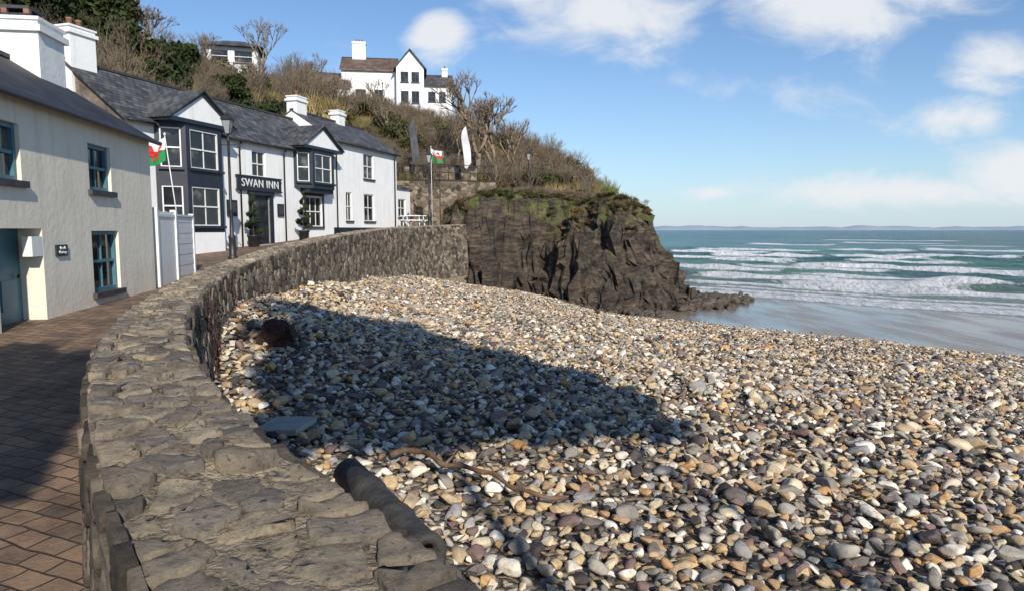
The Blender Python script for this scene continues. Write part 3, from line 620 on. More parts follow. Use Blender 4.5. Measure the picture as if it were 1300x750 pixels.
def leaf_mat(name,cols):
    m,nt,b=new_mat(name); oi=N(nt,'ShaderNodeObjectInfo')
    r=ramp(nt,cols); nt.links.new(oi.outputs['Random'],r.inputs[0])
    tc=N(nt,'ShaderNodeTexCoord'); n=N(nt,'ShaderNodeTexNoise'); n.inputs['Scale'].default_value=1.5; n.inputs['Detail'].default_value=5; nt.links.new(tc.outputs['Object'],n.inputs['Vector'])
    r2=ramp(nt,[(.3,(.5,.5,.45)),(.7,(1.7,1.6,1.4))]); nt.links.new(n.outputs[0],r2.inputs[0])
    mx=N(nt,'ShaderNodeMixRGB',blend_type='MULTIPLY'); mx.inputs[0].default_value=1; nt.links.new(r.outputs[0],mx.inputs[1]); nt.links.new(r2.outputs[0],mx.inputs[2]); nt.links.new(mx.outputs[0],b.inputs['Base Color'])
    b.inputs['Roughness'].default_value=.8; b.inputs['Specular IOR Level'].default_value=.2; return m
M_scrub=leaf_mat('scrub_leaves',[(0,(.03,.045,.014)),(.25,(.045,.06,.02)),(.4,(.13,.09,.045)),(.55,(.055,.07,.022)),(.7,(.17,.115,.06)),(.82,(.04,.055,.018)),(1,(.2,.15,.08))])
M_grass=leaf_mat('dry_grass_blades',[(0,(.12,.1,.045)),(.35,(.22,.165,.09)),(.6,(.1,.12,.035)),(1,(.3,.23,.13))])
M_green=leaf_mat('evergreen_leaves',[(0,(.022,.035,.012)),(1,(.038,.052,.018))])
def leafs(mb,c,rx,ry,rz,n,size,mat,rnd,shell=.55,elong=1.6):
    for _ in range(n):
        d=Vector((rnd.gauss(0,1),rnd.gauss(0,1),rnd.gauss(0,1))).normalized(); k=rnd.uniform(shell,1)*(1+.25*mnoise.noise(d*2.2+Vector(c)))
        p=Vector((c[0]+d.x*rx*k,c[1]+d.y*ry*k,c[2]+d.z*rz*k)); s=size*rnd.uniform(.6,1.4)
        u=Vector((rnd.gauss(0,1),rnd.gauss(0,1),rnd.gauss(0,1))).normalized(); v=u.orthogonal().normalized()
        mb.add([p-u*s*elong*.5,p+v*s*.5,p+u*s*elong*.5,p-v*s*.5],[(0,1,2,3)],mat)
sv_=[]
for k in range(5):
    mb=MB(); r=random.Random(40+k)
    for j in range(8): leafs(mb,(r.uniform(-.6,.6),r.uniform(-.6,.6),r.uniform(.15,.7)),.5,.5,.42,140,.1,M_scrub,r,.4)
    for j in range(12):
        a=r.uniform(0,6.28); e=Vector((math.cos(a)*r.uniform(.3,1),math.sin(a)*r.uniform(.3,1),r.uniform(.6,1.5))); mb.tube([(e.x*.2,e.y*.2,0),tuple(e*.6),tuple(e)],[.02,.013,.005],M_twig,4)
    sv_.append(obj_unlinked('scrub_bush_%d'%k,mb))
for k in range(2):
    mb=MB(); r=random.Random(60+k)
    for j in range(320):
        a=r.uniform(0,6.28); b0=r.uniform(0,.9); x=math.cos(a)*b0;y=math.sin(a)*b0; h=r.uniform(.3,1.0); lx=r.uniform(-.45,.45); ly=r.uniform(-.45,.45); w_=.028
        mb.add([(x-w_,y,0),(x+w_,y+.01,0),(x+lx,y+ly,h)],[(0,1,2)],M_grass)
    sv_.append(obj_unlinked('dry_grass_%d'%k,mb))
for k in range(3):
    mb=MB(); r=random.Random(80+k)
    def tw(p,d,l,rd,dep):
        e=p+d*l; mb.tube([p,e],[rd,rd*.6],M_twig,3)
        if dep:
            for _ in range(3): tw(p+d*l*r.uniform(.5,1),(d+Vector((r.uniform(-1,1),r.uniform(-1,1),r.uniform(-.2,.7)))*.6).normalized(),l*r.uniform(.6,.8),rd*.6,dep-1)
    for _ in range(5): tw(Vector((r.uniform(-.2,.2),r.uniform(-.2,.2),0)),Vector((r.uniform(-.5,.5),r.uniform(-.5,.5),1)).normalized(),.75,.022,4)
    sv_.append(obj_unlinked('bare_shrub_%d'%k,mb))
r=random.Random(5); P=[];R_=[];S_=[];I=[]
def inview(x,y): return x>-.85*y-6
cnt=0
while cnt<4000:
    x=r.uniform(-80,10); y=r.uniform(24,120)
    if r.random()> 1.15-y/130: continue
    q=(x-P0[0])*-.961+(y-P0[1])*.277; z=hz(x,y)
    if not inview(x,y) or z<2.6 or max(q-6.0,y-47.5)<0: continue
    if (-25<x<-5 and 72<y<92): continue
    if (-28.5<x<-19.5 and 56<y<64): continue
    s=r.uniform(.4,1.2)*(1+y*.005)*(1+.5*(fbm(x*.15,y*.15,3)>.15)); P.append((x,y,z-.2)); R_.append((0,0,r.uniform(0,6.28))); S_.append((s,s,s*r.uniform(.6,1.1))); I.append(r.choice([0,1,2,3,4,0,1,2,3,4,0,1,2,3,5,6,7,8,9])); cnt+=1
for _ in range(520):
    x=r.uniform(-25,-5); y=r.uniform(72,82); s=r.uniform(.5,1.1); P.append((x,y,hz(x,y))); R_.append((0,0,r.uniform(0,6.28))); S_.append((s*1.3,s*1.3,s*1.0)); I.append(r.randint(0,6))
scatter('hillside_scrub',P,R_,S_,I,sv_)
P=[];R_=[];S_=[];I=[]; cnt=0
while cnt<3400:
    x=r.uniform(-4,11.5); y=r.uniform(39.5,66); i=int((x+6.5)/.14); j=int((y-36)/.17); 
    if i>=len(HX)-2 or j>=len(HY)-2: continue
    z=float(HZ[i,j]); g=abs(float(HZ[i+2,j])-float(HZ[i-2,j]))+abs(float(HZ[i,j+2])-float(HZ[i,j-2]))
    if z<-1 or g>1.5 or (z<1.0 and r.random()<.7): continue
    s=r.uniform(.15,.42); P.append((x,y,z-.05)); R_.append((r.uniform(-.2,.2),r.uniform(-.2,.2),r.uniform(0,6.28))); S_.append((s*1.4,s*1.4,s*.9)); I.append(r.choice([5,6,5,6,5,6,0,1,2,8,7])); cnt+=1
sv2=[bpy.data.objects.new('h_'+o.name,o.data) for o in sv_]
scatter('headland_grass',P,R_,S_,I,sv2)
M_rock=pmat('foreshore_rock',(.03,.025,.02),(.14,.11,.08),1.5,.8,.8,8,dist=.06)
rv=[rock_mesh('rock_%d'%i,i+50,M_rock,3,8,.4,(1,.8,.6)) for i in range(6)]
P=[];R_=[];S_=[];I=[]
for (cx,cy,n,sp,sz) in ((13.4,47.6,150,2.0,.55),(10.8,43.7,110,1.7,.5),(15.4,50,50,1.6,.4),(7.4,39.2,45,1.2,.38),(4,39,35,1.3,.35),(-1.5,41.0,40,1.3,.35),(27.5,32.5,26,1.3,.2)):
    for _ in range(n):
        x=cx+r.gauss(0,sp*.6);y=cy+r.gauss(0,sp*.6); z=float(beach_z(np.array([x]),np.array([y]))[0]); s=sz*r.uniform(.3,1.3); P.append((x,y,z+s*.1)); R_.append((r.uniform(-.5,.5),r.uniform(-.5,.5),r.uniform(0,6.28))); S_.append((s,s,s)); I.append(r.randint(0,5))
scatter('foreshore_rocks',P,R_,S_,I,rv)

# ------------------------------------------------------------------ trees
def bare_tree(name,loc,h,seed,depth=6,spread=.55,lean=(0,0),thick=1.0):
    mb=MB(); r=random.Random(seed)
    def br(p,d,l,rad_,dep):
        mid=p+d*l*.5+Vector((r.uniform(-1,1),r.uniform(-1,1),0))*l*.06; e=p+d*l
        mb.tube([p,mid,e],[rad_,rad_*.85,rad_*.7],M_twig,5 if dep>2 else 3)
        if dep==0: return
        for k in range(r.choice([2,3,3]) if dep>1 else 4):
            nd=(d+Vector((r.uniform(-1,1),r.uniform(-1,1),r.uniform(-.35,.7)))*spread).normalized()
            br(e if k else p+d*l*r.uniform(.6,.95),nd,l*r.uniform(.62,.85),max(rad_*.64,.012),dep-1)
    br(Vector((0,0,0)),Vector((lean[0],lean[1],1)).normalized(),h*.24,h*.022*thick,depth)
    return mb.done(name,loc=loc)
bt=[(-2.6,54,10.5,1,7,1.3),(-1.4,55.5,9.0,2,7,1.3),(.2,58,7.4,12,6,1.2),(-20.0,56,6.6,3,6,1),(-16.5,58,5.8,4,6,1),(-21.5,41.5,5.0,6,6,1),(-23.5,46,5.0,8,6,1),(-13.5,54,4.2,14,5,1),(-10,56,4.5,15,5,1),(-6.8,57,4.6,16,5,1),(-18.2,48,4.0,17,5,1),(-22,60,5,18,5,1),(-12,64,5,19,5,1),(3,62,4,20,5,1),(-25.3,60,5.5,21,6,1),(-4.2,53,6.4,22,6,1.1)]
for x,y,h,sd_,dp,tk in bt: bare_tree('bare_tree',(x,y,hz(x,y)-.3),h,sd_,dp,.57,thick=tk)
def leafy_tree(name,loc,th,cr,cz,nc,nl,seed,leaf=.2,mat=M_green,tr=1.0):
    mb=MB(); r=random.Random(seed); top=th+cz*1.2
    mb.tube([(0,0,0),(r.uniform(-.1,.1),.05,th*.5),(0,0,th),(0,0,top)],[(.05*cr+.13)*tr,(.04*cr+.1)*tr,(.03*cr+.08)*tr,.03],M_trunk,8)
    for k in range(nc):
        a=r.uniform(0,6.28); rr=cr*math.sqrt(r.random())*.8; zz=th+cz*r.uniform(-.75,.95)+.4*cz; c=(math.cos(a)*rr,math.sin(a)*rr,zz)
        mb.tube([(0,0,max(.3,min(zz-.4,top-.3))),(c[0]*.5,c[1]*.5,zz-.15),c],[.06,.04,.015],M_trunk,5)
        s=r.uniform(.28,.45)*min(cr,cz); leafs(mb,c,s*1.2,s*1.2,s*.85,nl,leaf,mat,r,.3)
    return mb.done(name,loc=loc)
for i,(x,y,th,cr,cz) in enumerate([(-27,38,1.8,2.6,2.1),(-24.5,35.5,1.6,2.4,2.0),(-29,44,2.4,2.8,2.4),(-23,40,1.6,2.0,1.6),(-21.2,44,.8,1.7,1.3),(-31,41,2.4,2.8,2.5)]):
    leafy_tree('evergreen_tree',(x,y,hz(x,y)-.2),th,cr,cz,30,240,100+i,.2)
for i,(x,y,s) in enumerate([(-21.5,37.5,1.9),(-20.3,40.0,1.6),(-19,37.5,1.3),(-15.5,46,1.2),(-12.5,51,1.3),(-17.5,43,1.2)]):
    mb=MB(); rr=random.Random(200+i)
    for k in range(14): leafs(mb,(rr.uniform(-.7,.7)*s,rr.uniform(-.7,.7)*s,rr.uniform(.2,1)*s),.5*s,.5*s,.4*s,200,.15,M_green,rr,.3)
    mb.tube([(0,0,-.4),(0,0,.8*s)],[.08,.04],M_trunk)
    mb.done('evergreen_bush',loc=(x,y,hz(x,y)))
mb=MB(); rr=random.Random(77); mb.tube([(0,0,0),(0,0,3.5)],[.1,.03],M_trunk)
for k in range(12): leafs(mb,(rr.uniform(-.08,.08),0,.5+k*.32),.4-.02*k,.4-.02*k,.4,130,.13,M_green,rr,.2)
mb.done('cypress_tree',loc=(-6.0,80,hz(-6.0,80)+.8))
def LT(L,t): 
    return (L*.937+t*(-.349),L*.349+t*.937)
for i,(L,t,zc,cr,cz) in enumerate([(-2.75,-5,5.3,1.25,1.6),(1.7,-8,9.0,1.9,2.5),(3.6,-8.6,8.2,1.4,1.4)]):  # unseen trees added behind the camera, crowns shaped to shade beach and road
    x,y=LT(L,t); leafy_tree('shadow_caster_tree',(x,y,-1.8),zc+1.8-cz*.4,cr,cz,40,330,300+i,.2,tr=.5)

# ------------------------------------------------------------------ inn
inn=empty('swan_inn_building',(-10.8,29.8,0),math.atan2(.961,.277))
mb=MB()
door=(-.75,.5,-1.2,1.48)
lw2=(3.3,4.75,.15,1.62)
mb.wall(-7.15,5.8,-1.8,3.75,[(-.62,.3,2.25,3.35),door,lw2,(-5.35,-3.2,-.02,3.72),(3.0,5.0,2.1,3.7)],M_white)
anw=[(9.1,10.3,2.85,4.25),(9.1,10.3,.48,2.0),(7.1,7.75,.48,2.0)]
mb.wall(5.8,13.3,-1.2,4.65,anw,M_white)
mb.wall(13.3,16.0,-1.2,2.6,[(14.1,15.2,.8,1.95)],M_white,y=.3)
def gable_box(x0,x1,y0,y1,z0,ze,zr,mat,m0=None):
    ym=(y0+y1)/2
    for x,mt in ((x0,m0 or mat),(x1,mat)): mb.add([(x,y0,z0),(x,y1,z0),(x,y1,ze),(x,ym,zr),(x,y0,ze)],[(0,1,2,3,4)],mt)
    mb.add([(x0,y1,z0),(x1,y1,z0),(x1,y1,ze),(x0,y1,ze)],[(0,1,2,3)],mat)
gable_box(-7.15,5.8,0,4.6,-1.8,3.75,5.6,M_white,M_rubble); gable_box(5.803,13.3,0,4.6,-1.2,4.65,6.1,M_white); gable_box(13.303,16,.3,4,-1.2,2.6,3.2,M_white)
mb.box(-7.16,-6.0,-.03,0,-1.8,-.75,M_navy); mb.box(5.82,13.3,-.03,-.002,-1.2,.12,M_navy)
mb.done('walls',inn)
mb=MB()
def groof(x0,x1,y0,y1,ze,zr,mat,ov=.2,th=.09):
    ym=(y0+y1)/2; sl=(zr-ze)/(ym-y0)
    mb.slab([(x0,y0-ov,ze-ov*sl+th),(x1,y0-ov,ze-ov*sl+th),(x1,ym,zr+th),(x0,ym,zr+th)],th,mat)
    mb.slab([(x0,ym,zr+th),(x1,ym,zr+th),(x1,y1+ov,ze-ov*sl+th),(x0,y1+ov,ze-ov*sl+th)],th,mat)
    mb.box(x0,x1,ym-.1,ym+.1,zr+th-.03,zr+th+.05,M_sill)
groof(-7.3,5.79,0,4.6,3.75,5.6,M_slate); groof(5.8,13.45,0,4.6,4.65,6.1,M_slate); groof(13.46,16.1,.3,4,2.6,3.2,M_slate,.12)
def gdormer(x0,x1,yf,zb,zp,yb,mat):
    xm=(x0+x1)/2
    mb.slab([(x0-.12,yf-.15,zb-.06),(xm,yf-.15,zp+.02),(xm,yb,zp+.02),(x0-.12,.3,zb-.06)][::-1],.07,mat)
    mb.slab([(xm,yf-.15,zp+.02),(x1+.12,yf-.15,zb-.06),(x1+.12,.3,zb-.06),(xm,yb,zp+.02)][::-1],.07,mat)
gdormer(-6.0,-2.75,-.75,3.98,5.05,1.75,M_slate); gdormer(2.3,5.65,-.6,4.0,5.0,1.7,M_slate)
mb.done('roof',inn)
mb=MB()
for (x0,x1,yf,zb,zp) in ((-6.0,-2.75,-.75,3.9,4.95),(2.3,5.65,-.6,3.92,4.9)):
    xm=(x0+x1)/2
    mb.add([(x0,yf,zb),(x1,yf,zb),(xm,yf,zp)],[(0,1,2)],M_white)
    mb.box(x0-.05,x1+.05,yf-.1,.3,zb-.14,zb-.002,M_navy)
    for a,b in (((x0-.1,zb-.02),(xm,zp+.02)),((x1+.1,zb-.02),(xm,zp+.02))):
        mb.add([(a[0],yf-.06,a[1]-.0),(b[0],yf-.06,b[1]),(b[0],yf-.06,b[1]-.13),(a[0],yf-.06,a[1]-.1)],[(0,1,2,3)],M_navy)
mb.done('gables',inn)
mb=MB(); mb.tube([(-7.2,-.24,3.62),(-6.05,-.24,3.62)],[.05,.05],M_black); mb.tube([(-2.7,-.24,3.62),(2.25,-.24,3.62)],[.05,.05],M_black); mb.tube([(5.8,-.24,4.5),(13.4,-.24,4.5)],[.05,.05],M_black)
for x,zt in ((-1.5,3.6),(1.55,3.6),(6.1,4.5),(12.9,4.5)): mb.tube([(x,-.2,zt),(x,-.08,zt-.25),(x,-.08,-1.0)],[.04,.04,.04],M_black)
mb.done('gutters',inn)
mb=MB()
def facet(a,b):
    d=(Vector(b)-Vector(a)); L=d.length; d.normalize()
    return L,Matrix(((d.x,-d.y,0,a[0]),(d.y,d.x,0,a[1]),(0,0,1,0),(0,0,0,1)))
def bay(pl,zb,zt,wins,whitebase=None):
    for i in range(3):
        L,Mx=facet(pl[i],pl[i+1]); mg=.16 if i!=1 else .2
        ops=[(mg,L-mg,z0,z1) for z0,z1 in wins]
        mb.wall(0,L,zb,zt,ops,M_navy,depth=.1,M=Mx)
        for z0,z1 in wins: mb.window(mg,L-mg,z0,z1,-.02,2 if i==1 else 1,2,M_frame,Mx,sill=M_navy,bar=.03,fr=.045)
        if whitebase is not None: mb.wall(0,L,whitebase,zb,[],M_white,M=Mx)
    top=[(p[0],p[1],zt) for p in pl]; mb.add(top,[(3,2,1,0)],M_navy); mb.add([(p[0],p[1],zb) for p in pl],[(0,1,2,3)],M_navy)
bay([(-5.9,0),(-5.25,-.75),(-3.4,-.75),(-2.85,0)],-.1,3.76,[(.14,1.55),(2.2,3.58)],-1.8)
bay([(2.4,0),(3.05,-.6),(4.95,-.6),(5.55,0)],1.95,3.78,[(2.25,3.6)])
mb.box(2.9,5.1,-.45,-.002,1.75,1.945,M_navy)
mb.done('bay_windows',inn)
mb=MB()
mb.window(-.62,.3,2.25,3.35,0,2,2,M_frame); mb.window(*lw2,0,3,2,M_frame)
mb.box(3.15,3.29,-.03,.01,.05,1.75,M_navy); mb.box(4.76,4.9,-.03,.01,.05,1.75,M_navy); mb.box(3.15,4.9,-.032,.01,1.63,1.77,M_navy)
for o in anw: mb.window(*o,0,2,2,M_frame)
mb.window(14.1,15.2,.8,1.95,.3,2,2,M_frame)
mb.done('windows',inn)
mb=MB(); mb.box(-.75,.5,.08,.12,-1.2,1.48,M_navy); mb.box(-.95,-.75,-.06,.1,-1.2,1.55,M_navy); mb.box(.5,.7,-.06,.1,-1.2,1.55,M_navy); mb.box(-1.0,.75,-.1,.1,1.481,1.62,M_navy)
for x in (-.62,-.06):
    for z0,z1 in ((-.4,.15),(.3,1.2)): mb.box(x,x+.46,.05,.079,z0,z1,M_black if z1<.5 else M_glass)
mb.box(-1.0,.75,-.45,-.1,-1.2,-.62,M_conc); mb.done('door',inn)
mb=MB()
mb.box(-1.75,1.2,-.14,-.06,1.68,2.2,M_navy)
for x0,x1,y0,y1,z0,z1 in ((-1.8,1.25,-.16,-.05,2.2,2.25),(-1.8,1.25,-.16,-.05,1.63,1.68)): mb.box(x0,x1,y0,y1,z0,z1,M_black)
mb.box(-2.35,-1.75,-.08,-.03,.55,1.2,M_navy); mb.box(1.0,1.45,-.08,-.03,.6,1.15,M_navy); mb.box(-2.27,-1.83,-.09,-.081,.65,1.1,M_sill); mb.box(1.06,1.39,-.09,-.081,.68,1.07,M_sill)
mb.done('sign_boards',inn)
def text(s,size,parent,loc,rot,mat):
    c=bpy.data.curves.new('lettering','FONT'); c.body=s; c.size=size; c.extrude=.01; c.align_x='CENTER'; c.align_y='CENTER'; c.materials.append(mat); c.space_character=1.1
    o=bpy.data.objects.new('lettering',c); scene.collection.objects.link(o); o.parent=parent; o.location=loc; o.rotation_euler=rot; return o
text('SWAN INN',.47,inn,(-.27,-.152,1.93),(rad(90),0,0),M_frame)
mb=MB()
def chimney(x,y,wx,wy,z0,z1,mat,pots=2):
    mb.box(x-wx/2,x+wx/2,y-wy/2,y+wy/2,z0,z1,mat); mb.box(x-wx/2-.07,x+wx/2+.07,y-wy/2-.07,y+wy/2+.07,z1-.22,z1-.1,mat); mb.box(x-wx/2-.04,x+wx/2+.04,y-wy/2-.04,y+wy/2+.04,z1,z1+.06,mat)
    for k in range(pots): mb.lathe([(.1,z1+.06),(.085,z1+.3),(.11,z1+.32),(.1,z1+.36)],M_pot,10,Matrix.Translation((x+(k-(pots-1)/2)*.36,y,0)))
chimney(-6.75,2.3,1.0,.7,4.6,6.75,M_white,2); chimney(6.3,2.3,.9,.6,5,6.85,M_white,1); chimney(10.4,2.3,.7,.55,5.5,6.8,M_white,1)
mb.done('chimneys',inn)

# ------------------------------------------------------------------ cottage
cot=empty('beach_cottage',(-7.85,15,0),math.atan2(.9897,-.1435))
mb=MB(); W1=(-2.92,-1.8,-1.12,-.02); W2=(-2.88,-1.98,.7,1.52); W3=(-5.95,-5.0,.7,1.52); DR=(-5.75,-4.55,-1.6,.02)
W4=(-9.3,-8.3,.7,1.52); W5=(-9.3,-8.2,-.9,.1)
mb.wall(-12,0,-2,1.93,[W1,W2,W3,W4,W5,DR],M_cream,depth=.16)
a,b,c,d=DR
for q in ([(a,.16,c),(a,.4,c),(a,.4,d),(a,.16,d)],[(b,.16,c),(b,.16,d),(b,.4,d),(b,.4,c)],[(a,.16,d),(a,.4,d),(b,.4,d),(b,.16,d)]): mb.add(q,[(0,1,2,3)],M_cream)
for x in (-12,0): mb.add([(x,0,-2),(x,4.3,-2),(x,4.3,1.93),(x,2.15,3.25),(x,0,1.93)],[(0,1,2,3,4)],M_cream)
mb.add([(-12,4.3,-2),(0,4.3,-2),(0,4.3,1.93),(-12,4.3,1.93)],[(0,1,2,3)],M_cream)
mb.done('walls',cot)
mb=MB(); groof(-12.1,.1,0,4.3,1.93,3.25,M_slate2,.16,.08); mb.tube([(-12,-.2,1.86),(.1,-.2,1.86)],[.045,.045],M_black); mb.done('roof',cot)
mb=MB()
for o in (W1,W2,W3,W4,W5): mb.window(*o,.02,2,2,M_teal,fr=.07,bar=.03)
mb.done('windows',cot)
mb=MB(); mb.box(a,b,.34,.4,c,d,M_teal)
for x0,x1 in ((a+.12,a+.52),(a+.66,a+1.06)):
    for z0,z1 in ((-1.2,-.75),(-.6,-.1)): mb.box(x0,x1,.325,.341,z0,z1,M_teal)
mb.lathe([(.03,0),(.03,.03)],M_black,8,Matrix.Translation((b-.15,.3,-.7))@Matrix.Rotation(rad(90),4,'X'))
mb.done('door',cot)
mb=MB(); mb.box(-4.85,-4.57,.0,.14,-.4,-.1,M_frame); mb.box(-4.2,-3.85,-.03,-.003,-.42,-.24,M_navy); mb.done('wall_plates',cot)
text('Beach\nCottage',.065,cot,(-4.02,-.034,-.325),(rad(90),0,0),M_frame)
mb=MB(); chimney(-.62,2.2,1.0,1.35,2.4,4.05,M_white,0); mb.box(-1.0,-.3,1.7,2.7,4.13,4.2,M_slate2); mb.box(-.95,-.35,1.75,2.65,4.3,4.36,M_sill)
for x in (-.9,-.4):
    for y in (1.8,2.2,2.6): mb.box(x-.05,x+.05,y-.05,y+.05,4.2,4.3,M_pot)
mb.done('chimney',cot)

gate=empty('white_timber_gate',(-7.95,15.35,0),math.atan2(3.05,-.62))
mb=MB()
for i in range(10):
    x=i*.143; mb.box(x+.001,x+.1425,0,.02,-1.35,.42+.012*math.sin(i*1.6),M_frame)
for i in range(12):
    z=-1.3+i*.135; mb.box(1.52,3.1,-.006*(i%2),.02,z+.002,z+.133,M_frame)
mb.box(-.02,.08,-.03,.09,-1.4,.5,M_frame); mb.box(1.43,1.52,-.04,.1,-1.4,.48,M_frame); mb.box(3.1,3.2,-.03,.09,-1.4,.42,M_frame); mb.box(0.08,1.43,-.02,.022,.3,.36,M_frame)
mb.box(3.11,3.19,.09,1.6,-1.2,.3,M_frame); mb.box(1.5,3.2,-.03,1.6,.33,.38,M_frame)
mb.done('boards',gate)

# ------------------------------------------------------------------ lamps
M_lampglass=pmat('lamp_glass',(.25,.27,.28),(.35,.37,.38),3,.1,0)
def lamp(loc,h):
    e=empty('street_lamp',loc); mb=MB()
    mb.lathe([(.16,0),(.16,.1),(.12,.14),(.11,.7),(.13,.75),(.07,.85),(.055,1.6),(.07,1.65),(.05,1.7),(.04,h-.95),(.06,h-.9),(.035,h-.84),(.03,h-.72)],M_black,14)
    mb.tube([(-.3,0,h-1.05),(.3,0,h-1.05)],[.015,.015],M_black)
    mb.done('post',e); mb=MB()
    mb.lathe([(.09,h-.72),(.1,h-.68)],M_black,4,rot=rad(45),smooth=False)
    for k in range(4):
        a=rad(45+90*k); mb.tube([(.1*math.cos(a),.1*math.sin(a),h-.7),(.2*math.cos(a),.2*math.sin(a),h-.25)],[.012,.012],M_black,4)
    mb.lathe([(.24,h-.25),(.25,h-.22),(.15,h-.1),(.07,h-.06),(.06,h-.02),(.03,h),(.008,h+.12)],M_black,4,rot=rad(45),smooth=False); mb.done('lantern_frame',e)
    mb=MB(); mb.lathe([(.088,h-.68),(.185,h-.252)],M_lampglass,4,rot=rad(45),smooth=False); mb.done('lantern_glass',e)
lamp((-9.4,23,-1.0),4.85); lamp((-4.75,39.6,0),4.5); lamp((1.2,50,2.2),3.5)

# ------------------------------------------------------------------ flags
M_flagw=pmat('flag_white',(.8,.8,.8),(.74,.74,.75),3,.8,0); M_flagg=pmat('flag_green',(.01,.22,.06),(.012,.26,.08),3,.8,0); M_flagr=pmat('flag_red',(.5,.012,.015),(.6,.02,.02),3,.8,0)
def flag(loc,poleh,wd,ht,dr,tilt=(0,0),pr=.025):
    e=empty('welsh_flag',loc); mb=MB(); top=Vector((tilt[0],tilt[1],poleh)); mb.tube([(0,0,0),tuple(top)],[pr,pr*.7],M_frame,8); mb.lathe([(.01,0),(.04,.03),(.01,.08)],M_frame,8,Matrix.Translation(top)); mb.done('pole',e)
    d=Vector(dr).normalized(); sd_=Vector((-d.y,d.x,0))
    def fp(u,v,o=0): 
        return top+Vector((0,0,-.05-ht*(1-v)-.28*u*wd-.05*math.sin(u*5)))+d*wd*u*.85+sd_*(.09*math.sin(u*9+v*1.5)*u**.5+o)
    mb=MB(); n=18
    for i in range(n):
        for j in range(8):
            u0,u1,v0,v1=i/n,(i+1)/n,j/8,(j+1)/8
            mb.add([fp(u0,v0),fp(u1,v0),fp(u1,v1),fp(u0,v1)],[(0,1,2,3)],M_flagg if j<4 else M_flagw,smooth=True)
    mb.done('cloth',e)
    polys=[[(.25,.42),(.4,.38),(.62,.42),(.75,.5),(.68,.6),(.5,.58),(.36,.6),(.27,.55)],[(.4,.58),(.48,.85),(.56,.88),(.62,.8),(.66,.62)],[(.27,.55),(.22,.7),(.12,.78),(.1,.68),(.2,.6),(.25,.45)],
           [(.68,.5),(.8,.45),(.88,.6),(.84,.78),(.92,.8),(.86,.88),(.8,.74),(.82,.62),(.74,.56)],[(.3,.44),(.26,.25),(.18,.22),(.3,.2),(.36,.4)],[(.44,.42),(.42,.22),(.36,.18),(.48,.18),(.52,.4)],[(.64,.46),(.7,.25),(.64,.18),(.78,.2),(.74,.48)],[(.28,.5),(.14,.48),(.08,.52),(.16,.56),(.27,.56)]]
    mb=MB()
    for o_ in (.012,-.012):
        for p in polys:
            c=(sum(q[0] for q in p)/len(p),sum(q[1] for q in p)/len(p)); vs=[fp(c[0],c[1],o_)]+[fp(q[0],q[1],o_) for q in p]
            mb.add(vs,[(0,i+1,(i+1)%len(p)+1) for i in range(len(p))],M_flagr)
    mb.done('dragon',e)
flag((-9.15,18.9,-.2),2.75,.85,.62,(-1,-.15,0),(-.3,0),.018)
flag((-4.7,40.6,0.2),4.6,1.0,.7,(.8,-.3,0),(-.05,0),.018)
def feather(loc,h,mat,dr,wd=.6):
    e=empty('feather_banner',loc); mb=MB(); d=Vector(dr).normalized(); pts=[]; n=20
    for k in range(n+1):
        t=k/n; b=max(0,(t-.68)/.32); pts.append(Vector((0,0,h*(t-.06*b*b)))+d*wd*(b**2.2)-d*.5*t*t)
    mb.tube([tuple(p) for p in pts],[.025-.015*k/n for k in range(n+1)],M_black,6); mb.done('pole',e); mb=MB()
    for k in range(5,n):
        def ed(j):
            p=pts[j]; t=j/n; wv=wd*min(1,(t-.2)/.15) if t<.35 else wd
            base=d*(-.5*t*t+wv); return Vector((base.x,base.y,p.z-.12*(1-t)))+Vector((-d.y,d.x,0))*.06*math.sin(t*14)
        mb.add([pts[k],pts[k+1],ed(k+1),ed(k)],[(0,1,2,3)],mat,smooth=True)
    mb.done('cloth',e)
M_flaggrey=pmat('banner_grey',(.07,.07,.08),(.13,.13,.14),3,.8,0)
feather((-6.8,47.5,3.4),4.4,M_flaggrey,(.9,-.3,0),.55); feather((-3.2,47,3.2),4.0,M_flagw,(.9,-.3,0),.55)

# ------------------------------------------------------------------ terrace
def wallblock(name,pts,zt,zb,th,seed):
    e=empty(name); rr=random.Random(seed); P=[Vector((p[0],p[1],0)) for p in pts]
    for i in range(len(P)-1):
        a,b=P[i],P[i+1]; L=(b-a).length; d=(b-a)/L; nrm=Vector((d.y,-d.x,0))
        F_=lambda s,dd,h,a=a,d=d,nrm=nrm: tuple(a+d*s+nrm*(h+th/2)+Vector((0,0,zt-dd)))
        stones('face_stones',cells(L,zt-zb,.36,.2,.38,.1,rr),F_,.01,.04,M_facestone,e,rr)
        mb=MB(); q=[a+nrm*th/2,b+nrm*th/2,b-nrm*th/2,a-nrm*th/2]; mb.slab([(p.x,p.y,zt) for p in q],zt-zb,M_mortar); mb.slab([(p.x+n_.x*.06,p.y+n_.y*.06,zt+.1) for p,n_ in zip(q,(nrm,nrm,-nrm,-nrm))],.095,M_facestone); mb.done('core',e)
wallblock('terrace_retaining_wall',[(-8.6,45.2),(-4.8,45.6),(-1.2,47.2)],3.2,-.2,.4,5)
wallblock('terrace_retaining_wall',[(-7.6,48.5),(-2.5,49.5)],4.4,2.4,.35,6)
def railing(name,a,b,z,n):
    mb=MB(); a=Vector(a);b=Vector(b)
    for i in range(n+1):
        p=a.lerp(b,i/n); mb.tube([(p.x,p.y,z),(p.x,p.y,z+1.0)],[.025,.025],M_black,5)
    for h in (.5,1.0): mb.tube([(a.x,a.y,z+h),(b.x,b.y,z+h)],[.02,.02],M_black,5)
    mb.done(name)
